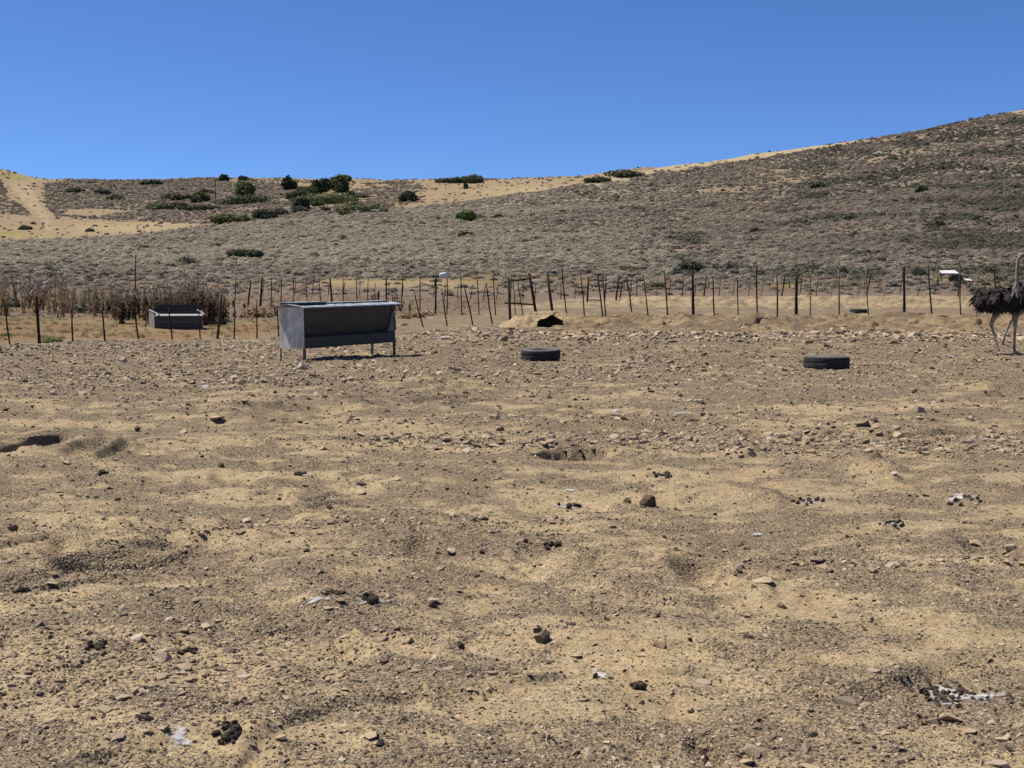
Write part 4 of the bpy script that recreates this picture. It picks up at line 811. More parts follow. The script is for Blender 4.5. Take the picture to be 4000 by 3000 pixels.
def ostrich(loc, rz, legs, label, seed, scale=1.0, plume=('plume', 'plume_brown')):
    rr = random.Random(seed); root = empty('ostrich', loc, rz); root.scale = (scale,) * 3; tag(root, label, 'ostrich', None)
    mb = MB()
    mb.tube([(-.50, 0, 1.24), (-.40, 0, 1.25), (-.22, 0, 1.235), (0, 0, 1.20), (.20, 0, 1.185), (.34, 0, 1.20), (.44, 0, 1.26), (.48, 0, 1.30)], [(.05, .05), (.15, .14), (.235, .235), (.265, .275), (.25, .255), (.195, .20), (.11, .12), (.04, .05)], 18)
    neck = [(.34, 0, 1.24), (.43, 0, 1.32), (.475, 0, 1.42), (.49, 0, 1.60), (.495, 0, 1.82), (.505, 0, 2.02), (.525, 0, 2.13), (.56, 0, 2.175)]
    mb.tube(neck, [.13, .085, .062, .046, .041, .040, .042, .045], 12)
    def hd(q):                                                                     # the head is turned to its left on the neck
        v = Vector(q) - Vector((.53, 0, 0)); return Matrix.Rotation(R(44), 3, 'Z') @ v + Vector((.53, 0, 0))
    mb.tube([hd(q) for q in ((.515, 0, 2.19), (.545, 0, 2.20), (.60, 0, 2.205), (.655, 0, 2.19), (.70, 0, 2.178))], [(.03, .03), (.056, .056), (.062, .058), (.045, .036), (.025, .018)], 12)
    for side, pts in legs:
        y = side * .13
        P = [Vector((q[0], y + q[2] if len(q) > 2 else y, q[1])) for q in pts]      # hip, knee, hock, ankle, toe
        mid = P[2].lerp(P[3], .5)
        mb.tube([P[0], P[0].lerp(P[1], .5) , P[1], P[1].lerp(P[2], .45), P[2], P[2].lerp(P[3], .12), mid, P[3]], [.135, .135, .105, .062, .046, .034, .027, .034], 12)
        tdir = (P[4] - P[3]); tdir.z = 0; tdir.normalize(); t0 = Vector((P[3].x, P[3].y, .045))
        mb.tube([P[3] + Vector((0, 0, .03)), t0 + tdir * .02, t0 + tdir * .09 - Vector((0, 0, .012)), t0 + tdir * .175 - Vector((0, 0, .022))], [.036, .038, .034, .02], 9)
        sd = Vector((-tdir.y, tdir.x, 0)) * (1 if side > 0 else -1)
        mb.tube([t0, t0 + tdir * .05 + sd * .035 - Vector((0, 0, .012)), t0 + tdir * .10 + sd * .055 - Vector((0, 0, .024))], [.028, .023, .014], 8)
    body = mb.build('body', M['ostrich'], root, True)
    rm = body.modifiers.new('remesh', 'REMESH'); rm.mode = 'VOXEL'; rm.voxel_size = .013; rm.use_smooth_shade = True
    sm = body.modifiers.new('smooth', 'SMOOTH'); sm.iterations = 3; sm.factor = .5
    # beak, eyes
    bk = MB(); bk.tube([hd(q) for q in ((.675, 0, 2.190), (.72, 0, 2.180), (.775, 0, 2.164))], [(.033, .013), (.028, .011), (.010, .005)], 10); bk.build('upper_beak', M['beak'], root, True)
    bk = MB(); bk.tube([hd(q) for q in ((.665, 0, 2.168), (.71, 0, 2.159), (.758, 0, 2.150))], [(.030, .010), (.025, .009), (.009, .004)], 10); bk.build('lower_beak', M['beak'], root, True)
    for s in (-1, 1):
        ey = MB(); c = hd((.605, s * .052, 2.212)); ey.tube([c - Vector((0, .016, 0)), c - Vector((0, .010, 0)), c, c + Vector((0, .010, 0)), c + Vector((0, .016, 0))], [.006, .017, .021, .017, .006], 10); ey.build('eye', M['eye'], root, True)
    # body plumage
    mb = MB()
    for i in range(1500):
        u = rr.uniform(-.49, .42); t = rr.uniform(-2.5, 2.5)                      # angle from the top
        hw = .285 * math.sqrt(max(0.02, 1 - ((u + .03) / .52) ** 2)); n = Vector((.25 * (u > .25), math.sin(t), math.cos(t))).normalized()
        c = Vector((u, math.sin(t) * hw, 1.215 + math.cos(t) * hw * 1.02)) - n * .02
        d = Vector((-.55, math.sin(t) * .22, -.10 - .5 * abs(math.sin(t)))) + Vector((rr.gauss(0, .42), rr.gauss(0, .42), rr.gauss(0, .30)))
        d = (d - n * d.dot(n) * .78).normalized()
        feather(mb, c, d, n, rr.uniform(.08, .16), rr.uniform(.022, .040), rr.uniform(.05, .35), 1 if (rr.random() < .2 + .4 * (math.cos(t) > .6)) else 0)
    mb.build('plumage', [M[plume[0]], M[plume[1]]], root)
    for s in (-1, 1):                                                              # folded wings, loose plumes hanging over the flank
        mb = MB()
        for i in range(320):
            u = rr.uniform(-.40, .26); h = rr.random(); n = Vector((0, s * (.55 + .45 * h), .75 - .55 * h)).normalized()
            c = Vector((u, s * (.20 + .10 * h + .02 * rr.random()), 1.52 - .26 * h - .10 * abs(u + .1)))
            d = Vector((-.6 + rr.gauss(0, .4), s * .15 + rr.gauss(0, .2), -.2 - .55 * h + rr.gauss(0, .35)))
            feather(mb, c, d, n, rr.uniform(.11, .22), rr.uniform(.024, .042), rr.uniform(.1, .45), 1 if rr.random() < .42 else 0, 5)
        mb.build('wing', [M[plume[0]], M[plume[1]]], root)
    mb = MB()                                                                      # tail tuft
    for i in range(190):
        c = Vector((-.38 + rr.uniform(-.10, .06), rr.gauss(0, .07), 1.29 + rr.gauss(0, .06))); d = Vector((-.7, rr.gauss(0, .6), rr.gauss(-.05, .6)))
        feather(mb, c, d, Vector((rr.gauss(0, .3), rr.gauss(0, .5), 1)).normalized(), rr.uniform(.09, .19), rr.uniform(.022, .038), rr.uniform(.12, .5), 1 if rr.random() < .4 else 0, 5)
    tl = mb.build('tail', [M[plume[0]], M[plume[1]]], root)
    mb = MB()                                                                      # white plumes behind and under the rump
    for i in range(46):
        c = Vector((-.40, rr.gauss(0, .10), 1.06 + rr.gauss(0, .05))); feather(mb, c, Vector((-.7, rr.gauss(0, .4), -.5 + rr.gauss(0, .3))), Vector((-.3, 0, 1)).normalized(), rr.uniform(.12, .2), .02, .2, 0, 4)
    for i in range(14):
        c = Vector((-.54, rr.gauss(0, .05), 1.24 + rr.gauss(0, .05))); feather(mb, c, Vector((-.7, rr.gauss(0, .4), rr.gauss(-.2, .3))), Vector((0, 0, 1)), rr.uniform(.07, .12), .014, .2, 0, 3)
    mb.build('white_plumes', M['plume_pale'], root)
    mb = MB()                                                                      # pale strands at the root of the neck
    for i in range(60):
        t = rr.uniform(0, 6.28); z = rr.uniform(1.36, 1.60); rad = np.interp(z, [1.32, 1.42, 1.6], [.085, .062, .047]); xx = np.interp(z, [1.32, 1.42, 1.6], [.43, .475, .49]); n = Vector((math.cos(t), math.sin(t), .1))
        c = Vector((xx, 0, z)) + n * rad * .95; feather(mb, c, Vector((-.10, 0, -1)) + n * .35, n, rr.uniform(.08, .17), .008, .05, 0, 3)
    mb.build('neck_fringe', M['plume_pale'], root)
    return root
# legs: side (-1 right), then (forward, height) of hip, knee, hock, ankle, toe
g = ground_at(3905, 1386); yo = g.y + .12
xo = (3893 - CX) / F * yo
ostrich((xo, yo, z1(xo, yo) - .01), R(-58), [(-1, [(.0, 1.12), (.10, .98), (-.06, .68), (.14, .10), (.30, .02)]), (1, [(.18, 1.12), (.38, .96), (.38, .66), (.37, .10), (.53, .02)])],
        'black ostrich walking with its pale neck raised high', 11)
yo2 = 17.7 * K; xo2 = (4012 - CX) / F * yo2
ostrich((xo2, yo2, z1(xo2, yo2) - .01), R(-12), [(-1, [(-.12, 1.12), (-.10, .98), (-.42, .64), (-.60, .12), (-.46, .02)]), (1, [(.02, 1.12), (.14, .96), (-.02, .64), (.10, .10), (.26, .02)])],
        'second ostrich half hidden behind the black one', 12)

# ------------------------------------------------------------------ plants
def tri_cloud(mb, n, shape, size, rr, mi=0, up=.5, elong=1.0):
    for i in range(n):
        p, o_ = shape(rr); n_ = (o_ + Vector((rr.gauss(0, .5), rr.gauss(0, .5), rr.gauss(up, .5)))).normalized()
        t = n_.orthogonal().normalized(); t = Matrix.Rotation(rr.uniform(0, 6.28), 3, n_) @ t; b = n_.cross(t)
        s = size * rr.uniform(.6, 1.4)
        mb.add([p - t * s * .5, p + t * s * .5 * rr.uniform(.6, 1), p + b * s * elong, ], [(0, 1, 2)], mi)
def dome(rx, ry, rz, lo=.55, lump=.25, seed=0):
    r0 = random.Random(seed); lobes = [(Vector((r0.gauss(0, 1), r0.gauss(0, 1), abs(r0.gauss(0, .8)))).normalized(), r0.uniform(-lump, lump)) for _ in range(7)]
    def f(rr):
        v = Vector((rr.gauss(0, 1), rr.gauss(0, 1), abs(rr.gauss(0, 1)))).normalized(); k = rr.uniform(lo, 1.0) + sum(a * max(0, v.dot(l)) ** 6 for l, a in lobes)
        return Vector((v.x * rx * k, v.y * ry * k, v.z * rz * k)), v
    return f
def twig_cloud(mb, n, rr, rx, rz, seed, w=.02):
    f = dome(rx, rx, rz, .75, .25, seed)
    for i in range(n):
        p, v = f(rr); b = Vector((p.x * .25, p.y * .25, p.z * .15)); s = v.orthogonal().normalized() * w
        q = b.lerp(p, .45); mb.add([q - s, q + s, p], [(0, 1, 2)])
def shrub_mesh(name, m, seed, n=300, size=.17, rz=.72, elong=1.5):
    rr = random.Random(seed); mb = MB(); tri_cloud(mb, n, dome(.6, .6, rz, .5, .3, seed), size, rr, 0, 1.1, elong); twig_cloud(mb, n // 4, rr, .66, rz * 1.12, seed)
    return mb.mesh(name, m)
sh_me = [shrub_mesh('grey_shrub', M['shrub'] if i < 3 else M['shrub_pale'], 500 + i, 400, .145, .60 if i < 3 else .5) for i in range(6)]
shd_me = [shrub_mesh('olive_shrub', M['shrub_dark'], 520 + i, 300, .16) for i in range(3)]
shy_me = [shrub_mesh('yellow_green_shrub', M['shrub_yellow'], 540 + i, 220, .16, .4) for i in range(2)]
# sample the slopes
def hill_points(n, d0, d1, seed, amax=.84, power=1.0):
    r_ = np.random.default_rng(seed); d = (d0 ** power + (d1 ** power - d0 ** power) * r_.random(n)) ** (1 / power); a = r_.uniform(-amax, amax, n); return a * d, d * K, r_
pts = []
for n, d0, d1, pw in ((10000, 46, 80, 2), (105000, 74, 200, 1.5), (85000, 180, 340, 1.8), (85000, 200, 440, 1.6)):
    x, y, r_ = hill_points(n, d0, d1, int(d1), power=pw); z = zt(x, y); px, py = project(x, y, z); yw = y; y = y / K
    dr = ridge_px(px, 1); far = (y > dr + 12) & (px < 2650)
    if pw == 1.6: keep = far & (r_.random(n) < .03 + .97 * shrub_far(px, py, x, yw))
    else:
        keep = ~far & (y < dr + 8)
        clump = fbm(x * .11, y * .11, 3, 131)
        if d0 == 46:
            keep &= (y > np.interp(x / y, [-.3, -.07, .06, .2], [46, 44, 45, 46.5])) & (r_.random(n) < .22 + .75 * sstep(.0, .5, clump + .2) * sstep(50, 74, y))
            keep &= ~((px > 1250) & (px < 1950) & (py > 1085) & (py < 1135) & (r_.random(n) < .8))
        else:
            keep &= r_.random(n) < (.80 + .5 * clump)
            grass = sstep(2150, 2400, px) * (1 - .12 * sstep(3600, 4300, px)) * (1 - sstep(18, 30, py - ridge_px(px, 0) + 10 * clump)); keep &= r_.random(n) > grass * .97
            redp = sstep(.25, .6, fbm(x * .035, y * .035, 3, 107)); keep &= r_.random(n) > redp * .55 * (px > 2400)
    x, y, yw, z, px, py = x[keep], y[keep], yw[keep], z[keep], px[keep], py[keep]; k = len(x)
    s = np.exp(r_.normal(0, .28, k)) * np.interp(y, [46, 70, 90, 150, 300, 430], [.40, .56, .66, .70, .84, 1.1])
    right = sstep(2500, 3800, px) * sstep(1000, 700, py) if False else sstep(2600, 3900, px)
    dk = (fbm(x * .05, y * .05, 3, 137) + .66 * right - .25 * (px < 2000) + .22 * r_.normal(0, 1, k)) > .74
    yl = (y < 82) & (r_.random(k) < .04 + .45 * np.clip(blob(px, py, 1960, 1085, 300, 16) + blob(px, py, 3200, 1100, 200, 16) + blob(px, py, 3760, 1085, 240, 20), 0, 1))
    pale = np.clip(.90 - .78 * sstep(1900, 3300, px) + .35 * fbm(x * .02, y * .05, 3, 141), 0, 1); pale = np.where((y > ridge_px(px, 1) + 12) & (px < 2650), .30, pale); pale = np.where(y < 88, .35, pale)
    idx = np.where(yl, r_.integers(9, 11, k), np.where(dk, r_.integers(6, 9, k), np.where(r_.random(k) < pale, r_.integers(3, 6, k), r_.integers(0, 3, k))))
    pts.append(np.stack([x, yw, z, s, idx, px, py], 1))
A = np.concatenate(pts); A = A[A[:, 3] > .2]
src_me = sh_me + shd_me + shy_me; inview = (A[:, 5] > -40) & (A[:, 5] < 4040)
app = np.where(inview & (A[:, 4] < 9), A[:, 3] / A[:, 1] * rng.uniform(.9, 1.1, len(A)), 0)
def shrub_spot(px):
    return min(((200, 'uphill of the tall dry thistles'), (700, 'uphill of the dark withered plants'), (1250, 'uphill of the feeder'), (1750, 'uphill of the white tub'), (2100, 'uphill of the timber frame over the burrow'), (2370, 'uphill of the small far timber frame'), (2700, 'around the big dark brown bush'), (3050, 'behind the middle of the bank top fence'), (3350, 'uphill of the small far tyre'), (3700, 'around the pale sheet roof shelter'), (3950, 'uphill of the ostriches')), key=lambda q: abs(q[0] - px))[1]
order = np.argsort(-app); indiv = order[:270]; srcs = {}
for i in indiv:
    x, y, z, s, k, _, _ = A[i]; k = int(k); me = src_me[k]
    o = link('grey_shrub' if k < 6 else 'olive_shrub', me); o.location = (x, y, z - .05); o.scale = (s * random.uniform(.9, 1.3), s, s * random.uniform(.8, 1.1)); o.rotation_euler = (0, 0, random.uniform(0, 6.28))
    tag(o, ('dry grey brown shrub ' if k < 3 else 'pale dry shrub ' if k < 6 else 'dark olive shrub ') + shrub_spot(A[i, 5]), 'shrub', 'grey shrubs at the foot of the hill' if k < 6 else 'olive shrubs at the foot of the hill'); srcs.setdefault(k, o)
rest = np.ones(len(A), bool); rest[indiv] = False
for k in range(11):
    if k not in srcs:                                     # a kind that no large shrub uses yet: turn one of the rest into an object
        c = np.where(rest & (A[:, 4] == k) & inview)[0]; i = c[np.argmax(A[c, 3] / A[c, 1])]; rest[i] = False
        x, y, z, s, _, _, _ = A[i]; o = link('shrub', src_me[k]); o.location = (x, y, z - .05); o.scale = (s, s, s)
        tag(o, 'low yellow green shrub on the flat at the foot of the hill' if k >= 9 else 'dry shrub on the rising slope', 'shrub', 'yellow green shrubs on the flat' if k >= 9 else 'dry shrubs on the slope'); srcs[k] = o
B = A[rest]
for nm, k0, k1, lab in (('grey_scrub', 0, 3, 'grey brown scrub covering the hillsides'), ('pale_scrub', 3, 6, 'pale straw grey scrub carpeting the lower slope'), ('olive_scrub', 6, 9, 'dark olive scrub dotted over the big hill'), ('yellow_scrub', 9, 11, 'low yellow green scrub on the flats')):
    Q = B[(B[:, 4] >= k0) & (B[:, 4] < k1)]; n = len(Q)
    scatter(nm, np.stack([Q[:, 0], Q[:, 1], Q[:, 2] - .08], 1), np.stack([rng.uniform(-.15, .15, n), rng.uniform(-.15, .15, n), rng.uniform(0, 6.28, n)], 1),
            np.stack([Q[:, 3] * rng.uniform(.9, 1.5, n), Q[:, 3] * rng.uniform(.9, 1.5, n), Q[:, 3] * rng.uniform(.7, 1.15, n)], 1), rng.integers(0, k1 - k0, n), [srcs[k] for k in range(k0, k1)], lab)
print('scrub', len(B))

# trees and evergreen bushes on the slopes
def crown_mesh(rx, ry, rz, n, size, m, seed, lobes=9):
    rr = random.Random(seed); mb = MB(); cl = []
    for i in range(lobes):
        t = rr.uniform(0, 6.28); q = rr.random() ** .5 * .62; cl.append((Vector((math.cos(t) * q * rx, math.sin(t) * q * ry, rz * rr.uniform(.22, .66) * (1.15 - q * .6))), rr.uniform(.30, .52)))
    for i in range(n):
        c, r = cl[i % lobes]; v = Vector((rr.gauss(0, 1), rr.gauss(0, 1), rr.gauss(.25, 1))).normalized(); k = rr.uniform(.72, 1.05) * r
        p = c + Vector((v.x * rx * k, v.y * ry * k, v.z * rz * k * 1.05))
        if p.z < .02 * rz: p.z = .02 * rz + rr.random() * .1 * rz
        nrm = (v + Vector((rr.gauss(0, .55), rr.gauss(0, .55), rr.gauss(.2, .5)))).normalized(); t_ = nrm.orthogonal().normalized(); t_ = Matrix.Rotation(rr.uniform(0, 6.28), 3, nrm) @ t_; b = nrm.cross(t_); s = size * rr.uniform(.6, 1.3)
        mb.add([p - t_ * s * .5, p + t_ * s * .5, p + b * s * .9], [(0, 1, 2)])
    return mb.mesh('crown', m)
def tree(px, py, wpx, hpx, m, label, n=2200, name='tree', depth=None, group=None, lobes=9):
    if name == 'bush': wpx, hpx = wpx * 1.22, hpx * .88
    p = ground_at(px, py); rx = wpx / F * p.y / 2; hgt = hpx / F * p.y
    root = empty(name, p, random.uniform(-.3, .3)); tag(root, label, 'tree' if name == 'tree' else 'bush', group)
    cr = link('crown', crown_mesh(rx, rx * (depth or .8), hgt, n, max(.0032 * p.y / K, .14 * min(rx, hgt)), M[m], int(px * 3 + py), lobes), root); cr.location.z = -.02 * hgt
    mb = MB(); r = max(.05 * hgt, .05)
    mb.tube([(0, 0, -.4), (.02 * rx, 0, .2 * hgt), (.08 * rx, 0, .5 * hgt)], [r, r * .8, r * .4], 6)
    for t in (.4, 2.5, 4.4): mb.tube([(0, 0, .12 * hgt), (math.cos(t) * rx * .25, math.sin(t) * rx * .2, .32 * hgt), (math.cos(t) * rx * .5, math.sin(t) * rx * .4, .5 * hgt)], [r * .6, r * .45, r * .2], 5)
    mb.build('trunk', M['bark'], root, True); return root
for q in [  # px, py of the foot, width, height, leaf
    (953, 772, 116, 60, 'leaf_mid', 'bushy two tone green tree on the far hillside', 2600), (1132, 742, 74, 44, 'leaf_dark', 'round dark tree just below the far ridge', 1800), (1254, 758, 90, 64, 'leaf_dark', 'large round dark tree in the hillside cluster', 2400), (1325, 752, 88, 62, 'leaf_mid', 'open green tree leaning on the large round dark tree', 2200),
    (1335, 706, 96, 20, 'leaf_mid', 'wide green tree crown peeping over the ridge', 1500), (1178, 816, 74, 48, 'leaf_dark', 'dark round tree standing below the cluster', 1800), (1598, 786, 84, 40, 'leaf_dark', 'lone dark dome shaped tree on golden grass', 2000), (790, 787, 88, 36, 'leaf_mid', 'grey green tree beside the utility pole', 1800), (1820, 738, 18, 22, 'leaf_dark', 'tiny upright tree in the grassy saddle', 500),
    (877, 709, 44, 26, 'leaf_dark', 'small dark tree on the ridge above the utility pole', 900), (953, 706, 44, 18, 'shrub_dark', 'flat topped dull tree on the ridge', 900)]:
    tree(*q[:6], n=q[6])
for q in [(1395, 826, 190, 34, 'leaf_mid', 'long low green thicket slanting down the far slope'), (1290, 795, 230, 46, 'leaf_mid', 'yellowish green thicket below the leaning tree'), (655, 820, 200, 32, 'leaf_dark', 'long dark green thicket across the far slope'), (780, 822, 150, 22, 'leaf_dark', 'low green thicket continuing the long dark thicket'), (690, 782, 110, 28, 'leaf_dark', 'flat green bush left of the grey green tree'), (965, 795, 260, 34, 'leaf_dark', 'flat green thicket under the two tone tree'),
          (900, 868, 150, 34, 'leaf_mid', 'dense low green bush above the golden field'), (1035, 852, 110, 36, 'leaf_dark', 'ragged dark bush below the flat thicket'), (1200, 760, 90, 38, 'leaf_mid', 'pale olive bush between two dark trees'), (1165, 778, 120, 36, 'leaf_dark', 'olive bush in front of the tree cluster'), (300, 754, 78, 22, 'leaf_dark', 'dark flat bush high on the left hill'), (400, 758, 80, 22, 'shrub_dark', 'long dull green bush high on the left hill'), (455, 783, 70, 22, 'leaf_mid', 'green bush below the two dark bushes'),
          (590, 722, 90, 16, 'leaf_dark', 'thin dark bush strip just under the ridge'), (1790, 712, 180, 18, 'leaf_dark', 'long dark hedge of bushes on the ridge crest'), (1850, 710, 90, 26, 'shrub_dark', 'domed dull green bush on the ridge crest'), (1825, 863, 84, 44, 'leaf_bright', 'bright lime green bush alone on the brown slope'), (950, 1014, 140, 48, 'leaf_dark', 'broad dark green bush on the lower slope'), (1825, 925, 70, 20, 'leaf_dark', 'small green bush below the lime green bush'),
          (2440, 690, 130, 26, 'leaf_dark', 'dark green thicket strip where the hills meet'), (2340, 712, 100, 20, 'leaf_dark', 'dark thicket just downhill of the hill seam'), (2700, 1068, 120, 62, 'shrub_dark', 'big dark brown bush behind the bank top fence'), (2830, 1062, 90, 40, 'shrub_dark', 'smoky dark bush beside the big dark brown bush'), (660, 1052, 60, 24, 'leaf_dark', 'small green bush above the dry weeds'), (735, 1040, 80, 44, 'shrub_dark', 'olive bush uphill of the dry weeds'), (2565, 1128, 60, 26, 'leaf_mid', 'low green bush between the fences'), (2455, 1062, 60, 22, 'leaf_mid', 'green bush at the foot of the slope near the small frame'),
          (3588, 1080, 60, 26, 'leaf_dark', 'dark bush left of the pale sheet roof'), (3742, 1100, 60, 30, 'leaf_mid', 'green bush under the pale sheet roof'), (100, 898, 50, 18, 'shrub_dark', 'dark bush at the foot of the dirt track'), (352, 905, 26, 10, 'shrub_yellow', 'lone olive tuft in the golden field'), (840, 1008, 0.1, 0.1, None, None),
          (3200, 735, 60, 26, 'leaf_dark', 'dark bush high on the big hill'), (2650, 640, 60, 18, 'shrub_dark', 'dark bush on the ridge of the big hill'), (2830, 620, 70, 18, 'leaf_dark', 'low bush against the sky on the big hill ridge'), (3470, 505, 40, 14, 'shrub_dark', 'rounded bush on the upper ridge of the big hill'), (3600, 755, 46, 30, 'leaf_dark', 'round green bush midway up the big hill'), (2955, 910, 50, 20, 'leaf_dark', 'small dark bush low on the big hill'), (3650, 890, 80, 34, 'shrub_dark', 'wide dull bush low on the big hill')]:
    if q[4]: tree(*q[:6], n=1500 if q[2] > 80 else 900, name='bush', depth=.6, lobes=12)
rb = random.Random(77)
for i in range(26):                                       # small olive bushes that knit the cluster together
    bx = rb.gauss(1130, 190); by = rb.gauss(795, 32)
    if not (620 < bx < 1500 and 715 < by < 862): continue
    tree(bx, by, rb.uniform(36, 80), rb.uniform(16, 30), rb.choice(['leaf_dark', 'leaf_mid', 'shrub_dark', 'shrub_dark']), 'small olive bush within the hillside cluster of trees', n=420, name='bush', depth=.7, group='small olive bushes in the hillside cluster', lobes=7)
# utility pole
p = ground_at(842, 783); h = 83 / F * p.y; up = empty('utility_pole', p); tag(up, 'thin utility pole with a cross arm on the far hillside', 'pole')
mb = MB(); mb.tube([(0, 0, -.5), (0, 0, h * .5), (.1, 0, h)], [.22, .18, .15], 7); mb.build('pole', M['post'], up); mb = MB(); mb.box((-1.0, -.09, h - .55), (1.3, .09, h - .33)); mb.build('cross_arm', M['post'], up)
mb = MB(); mb.box((.5, -.25, h - .32), (1.2, .25, h + .1)); mb.build('insulator', M['galv_light'], up)
# tiny fence on the far field
fr = [(x_, 902 + (x_ - 340) * -.022, x_, 922 - (x_ - 340) * .022) for x_ in range(340, 820, 42)]
p0 = ground_at(340, 924); root = empty('field_fence', p0); tag(root, 'tiny line of fence stakes at the edge of the golden field', 'fence')
for i, q in enumerate(fr):
    b = ground_at(q[2], q[3] + 2); mb = MB(); mb.tube([(b.x - p0.x, b.y - p0.y, b.z - p0.z - .2), (b.x - p0.x, b.y - p0.y, b.z - p0.z + 1.3)], [.07, .06], 5); mb.build('post', M['post'], root)

# dry thistles and withered plants in the paddock
def thistle_mesh(seed, leafy, hgt, pale):
    rr = random.Random(seed); mb = MB(); heads = []
    for s in range(rr.choice([1, 2, 2, 3])):
        top = Vector((rr.gauss(0, .12), rr.gauss(0, .12), hgt * rr.uniform(.75, 1.0))); b = Vector((rr.gauss(0, .03), rr.gauss(0, .03), -.05)); mid = b.lerp(top, .5) + Vector((rr.gauss(0, .03), rr.gauss(0, .03), 0))
        mb.tube([b, mid, top], [.013, .010, .006], 4, 0); heads.append(top)
        for k in range(rr.randint(3, 6)):
            f = rr.uniform(.45, .92); q = b.lerp(top, f); t = rr.uniform(0, 6.28); e = q + Vector((math.cos(t) * rr.uniform(.08, .2), math.sin(t) * rr.uniform(.08, .2), rr.uniform(.1, .28))); mb.tube([q, e], [.006, .004], 3, 0); heads.append(e)
        for k in range(int((13 if leafy else 11) * rr.uniform(.7, 1.3))):
            f = rr.uniform(.05, .85 if leafy else .72); q = b.lerp(top, f); t = rr.uniform(0, 6.28); d = Vector((math.cos(t), math.sin(t), rr.uniform(-.6, .4))); w = rr.uniform(.03, .065) * (1.3 if leafy else .8)
            feather(mb, q, d, Vector((0, 0, 1)) + Vector((rr.gauss(0, .4), rr.gauss(0, .4), 0)), rr.uniform(.14, .30), w, .55, 1, 3)
    for h in heads:
        r = rr.uniform(.018, .036); mb.tube([h - Vector((0, 0, r)), h, h + Vector((0, 0, r * 1.1))], [r * .5, r, r * .75], 5, 2)
    return mb.mesh('thistle', [M['dry_stem'], M['dry_leaf_pale'] if pale else M['dry_leaf'], M['seed_head']])
th_tall = [thistle_mesh(700 + i, False, 1.5, i % 3 != 0) for i in range(9)]; th_dark = [thistle_mesh(730 + i, True, 1.25, False) for i in range(6)]
def plant(me, x, y, s, name, label, cat, group):
    o = link(name, me); o.location = (x, y, z1(x, y)); o.scale = (s, s, s * random.uniform(.85, 1.15)); o.rotation_euler = (random.uniform(-.08, .08), random.uniform(-.08, .08), random.uniform(0, 6.28)); return tag(o, label, cat, group)
for i in range(210):
    px = random.uniform(-40, 480) if random.random() < .88 else random.uniform(400, 580); dd = random.uniform(28.6, 36.5) * K; a_ = slope_dir(px, 1200)[0]
    if px > 520 and dd < 30 * K: continue
    plant(random.choice(th_tall), a_ * dd, dd, random.uniform(.45, 1.08) * (1.15 if px < 250 else .82), 'dry_thistle', 'tall dry thistle in the weed thicket of the paddock', 'thistle', 'dry thistles in the paddock')
for i in range(110):
    px = random.uniform(570, 870) if random.random() < .82 else random.uniform(440, 560); dd = random.uniform(26.8, 30.5) * K; a_ = slope_dir(px, 1200)[0]
    plant(random.choice(th_dark), a_ * dd, dd, random.uniform(.75, 1.1) * (1.22 if 700 < px < 810 else .98), 'withered_plant', 'dark withered leafy plant behind the open trough', 'plant', 'dark withered plants behind the trough')
for px, py, s in ((1545, 1216, .75), (1560, 1214, .6), (1528, 1214, .6), (1600, 1222, .45), (885, 1246, .8), (915, 1240, .7), (950, 1238, .6), (1078, 1234, .75), (1065, 1236, .5), (1140, 1212, .45), (990, 1232, .4)):
    p = ground_at(px, py); plant(random.choice(th_dark), p.x, p.y, s, 'dry_thistle', 'stray dry thistle growing near the feeder', 'thistle', 'stray thistles near the feeder')
sage_me = [shrub_mesh('sage_bush', M['sage'], 560 + i, 420, .12, .7) for i in range(2)]
brown_me = [shrub_mesh('dry_bush', M['dry_stem'], 570 + i, 260, .10, .5, 2.5) for i in range(2)]
for px, py, s in ((350, 1222, .95), (405, 1218, .95), (445, 1212, .7), (40, 1200, .8), (270, 1212, .7), (90, 1196, .5), (300, 1220, .5)):
    p = ground_at(px, py); o = plant(sage_me[int(px) % 2], p.x, p.y, s, 'sage_bush', 'grey green sage bush in front of the dry thistles', 'bush', 'sage bushes before the thistles')
for px, py, s in ((985, 1236, .75), (1025, 1240, .7), (955, 1240, .4), (1630, 1240, .6), (1580, 1245, .5), (1665, 1232, .6), (880, 1258, .5), (820, 1262, .5), (1680, 1222, .4)):
    p = ground_at(px, py); o = plant(brown_me[int(px) % 2], p.x, p.y, s, 'dry_bush', 'low dry brown bush on the bank near the feeder', 'bush', 'low dry bushes near the feeder')
weed_me = shrub_mesh('green_weed', M['leaf_bright'], 580, 260, .10, .35)
for px, py, s in ((190, 1336, .42), (225, 1334, .3), (20, 1312, .35), (70, 1285, .25), (1500, 1268, .25), (1580, 1270, .25), (1807, 1228, .25)):
    p = ground_at(px, py); plant(weed_me, p.x, p.y, s, 'green_weed', 'small fresh green weed at ground level', 'weed', 'fresh green weeds')
# white litter caught in the thistles
for px, py in ((138, 1122), (170, 1118), (205, 1140), (90, 1108), (122, 1140), (178, 1102)):
    d = 28.2 * K; a_, e_ = slope_dir(px, py); rr = random.Random(px); mb = MB(); mb.tube([(-.05, 0, -.10), (0, .01, .0), (.05, 0, .12)], [(.008, .012), (.022, .02), (.006, .01)], 5); o = mb.build('litter_scrap', M['plastic_white'], None); o.location = (a_ * d, d, H + e_ * d); o.rotation_euler = (0, rr.uniform(-.5, .7), 0); tag(o, 'white litter scrap caught in the dry thistles', 'litter', 'litter in the thistles')
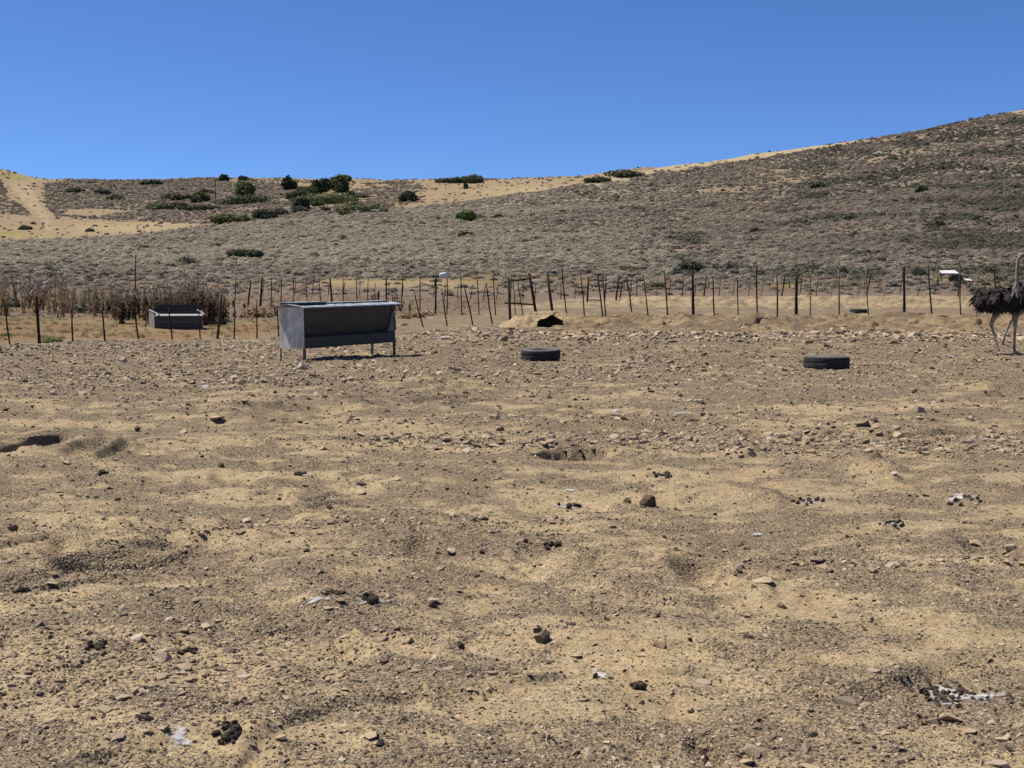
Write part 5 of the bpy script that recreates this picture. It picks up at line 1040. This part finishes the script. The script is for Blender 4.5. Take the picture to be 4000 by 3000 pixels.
# short dry grass of the paddock and the flats
gr_me = []
for i in range(4):
    rr = random.Random(600 + i); mb = MB()
    for k in range(34):
        t = rr.uniform(0, 6.28); b = Vector((rr.gauss(0, .06), rr.gauss(0, .06), 0)); e = b + Vector((math.cos(t) * .08, math.sin(t) * .08, rr.uniform(.06, .18))); s = Vector((-math.sin(t), math.cos(t), 0)) * .010; mb.add([b - s, b + s, e], [(0, 1, 2)])
    gr_me.append(mb.mesh('grass_tuft', M['straw']))
gsrc = []
for i, (px, py) in enumerate(((560, 1320), (730, 1318), (330, 1310), (960, 1290))):
    p = ground_at(px, py); gsrc.append(plant(gr_me[i], p.x, p.y, 1.0, 'grass_tuft', 'short straw tuft in the paddock', 'grass', 'straw tufts in the paddock'))
n = 16000; d = rng.uniform(20.5, 46, n); a = rng.uniform(-.84, .02, n); x = a * d
lim = np.interp(a, [-.8, -.71, -.39, -.2, -.1, .02], [20.6, 20.7, 23.1, 27, 31.5, 39]); m_ = fbm(x * .5, d * .5, 3, 151); keep = (d > lim) & (rng.random(n) < .35 + .6 * m_)
x = x[keep]; y = d[keep] * K; k = len(x); s = rng.uniform(.35, .95, k)
scatter('dry_grass', np.stack([x, y, zt(x, y) - .01], 1), np.stack([np.zeros(k), np.zeros(k), rng.uniform(0, 6.28, k)], 1), np.stack([s, s, s * rng.uniform(.5, 1, k)], 1), rng.integers(0, 4, k), gsrc, 'short dry grass covering the paddock')

# ------------------------------------------------------------------ all surface colours were picked for exposure 0.15: bring them down for the brighter exposure
ALBEDO = 0.80
for m in bpy.data.materials:
    if not m.use_nodes: continue
    for n_ in list(m.node_tree.nodes):
        if n_.type not in ('BSDF_PRINCIPLED', 'BSDF_TRANSLUCENT'): continue
        sock = n_.inputs[0]
        if sock.is_linked:
            srcs_ = sock.links[0].from_socket; q = m.node_tree.nodes.new('ShaderNodeMix'); q.data_type = 'RGBA'; q.blend_type = 'MULTIPLY'; q.inputs[0].default_value = 1.0; q.inputs[7].default_value = (ALBEDO, ALBEDO, ALBEDO, 1)
            m.node_tree.links.new(srcs_, q.inputs[6]); m.node_tree.links.new(q.outputs[2], sock)
        else:
            c_ = sock.default_value; sock.default_value = (c_[0] * ALBEDO, c_[1] * ALBEDO, c_[2] * ALBEDO, 1)
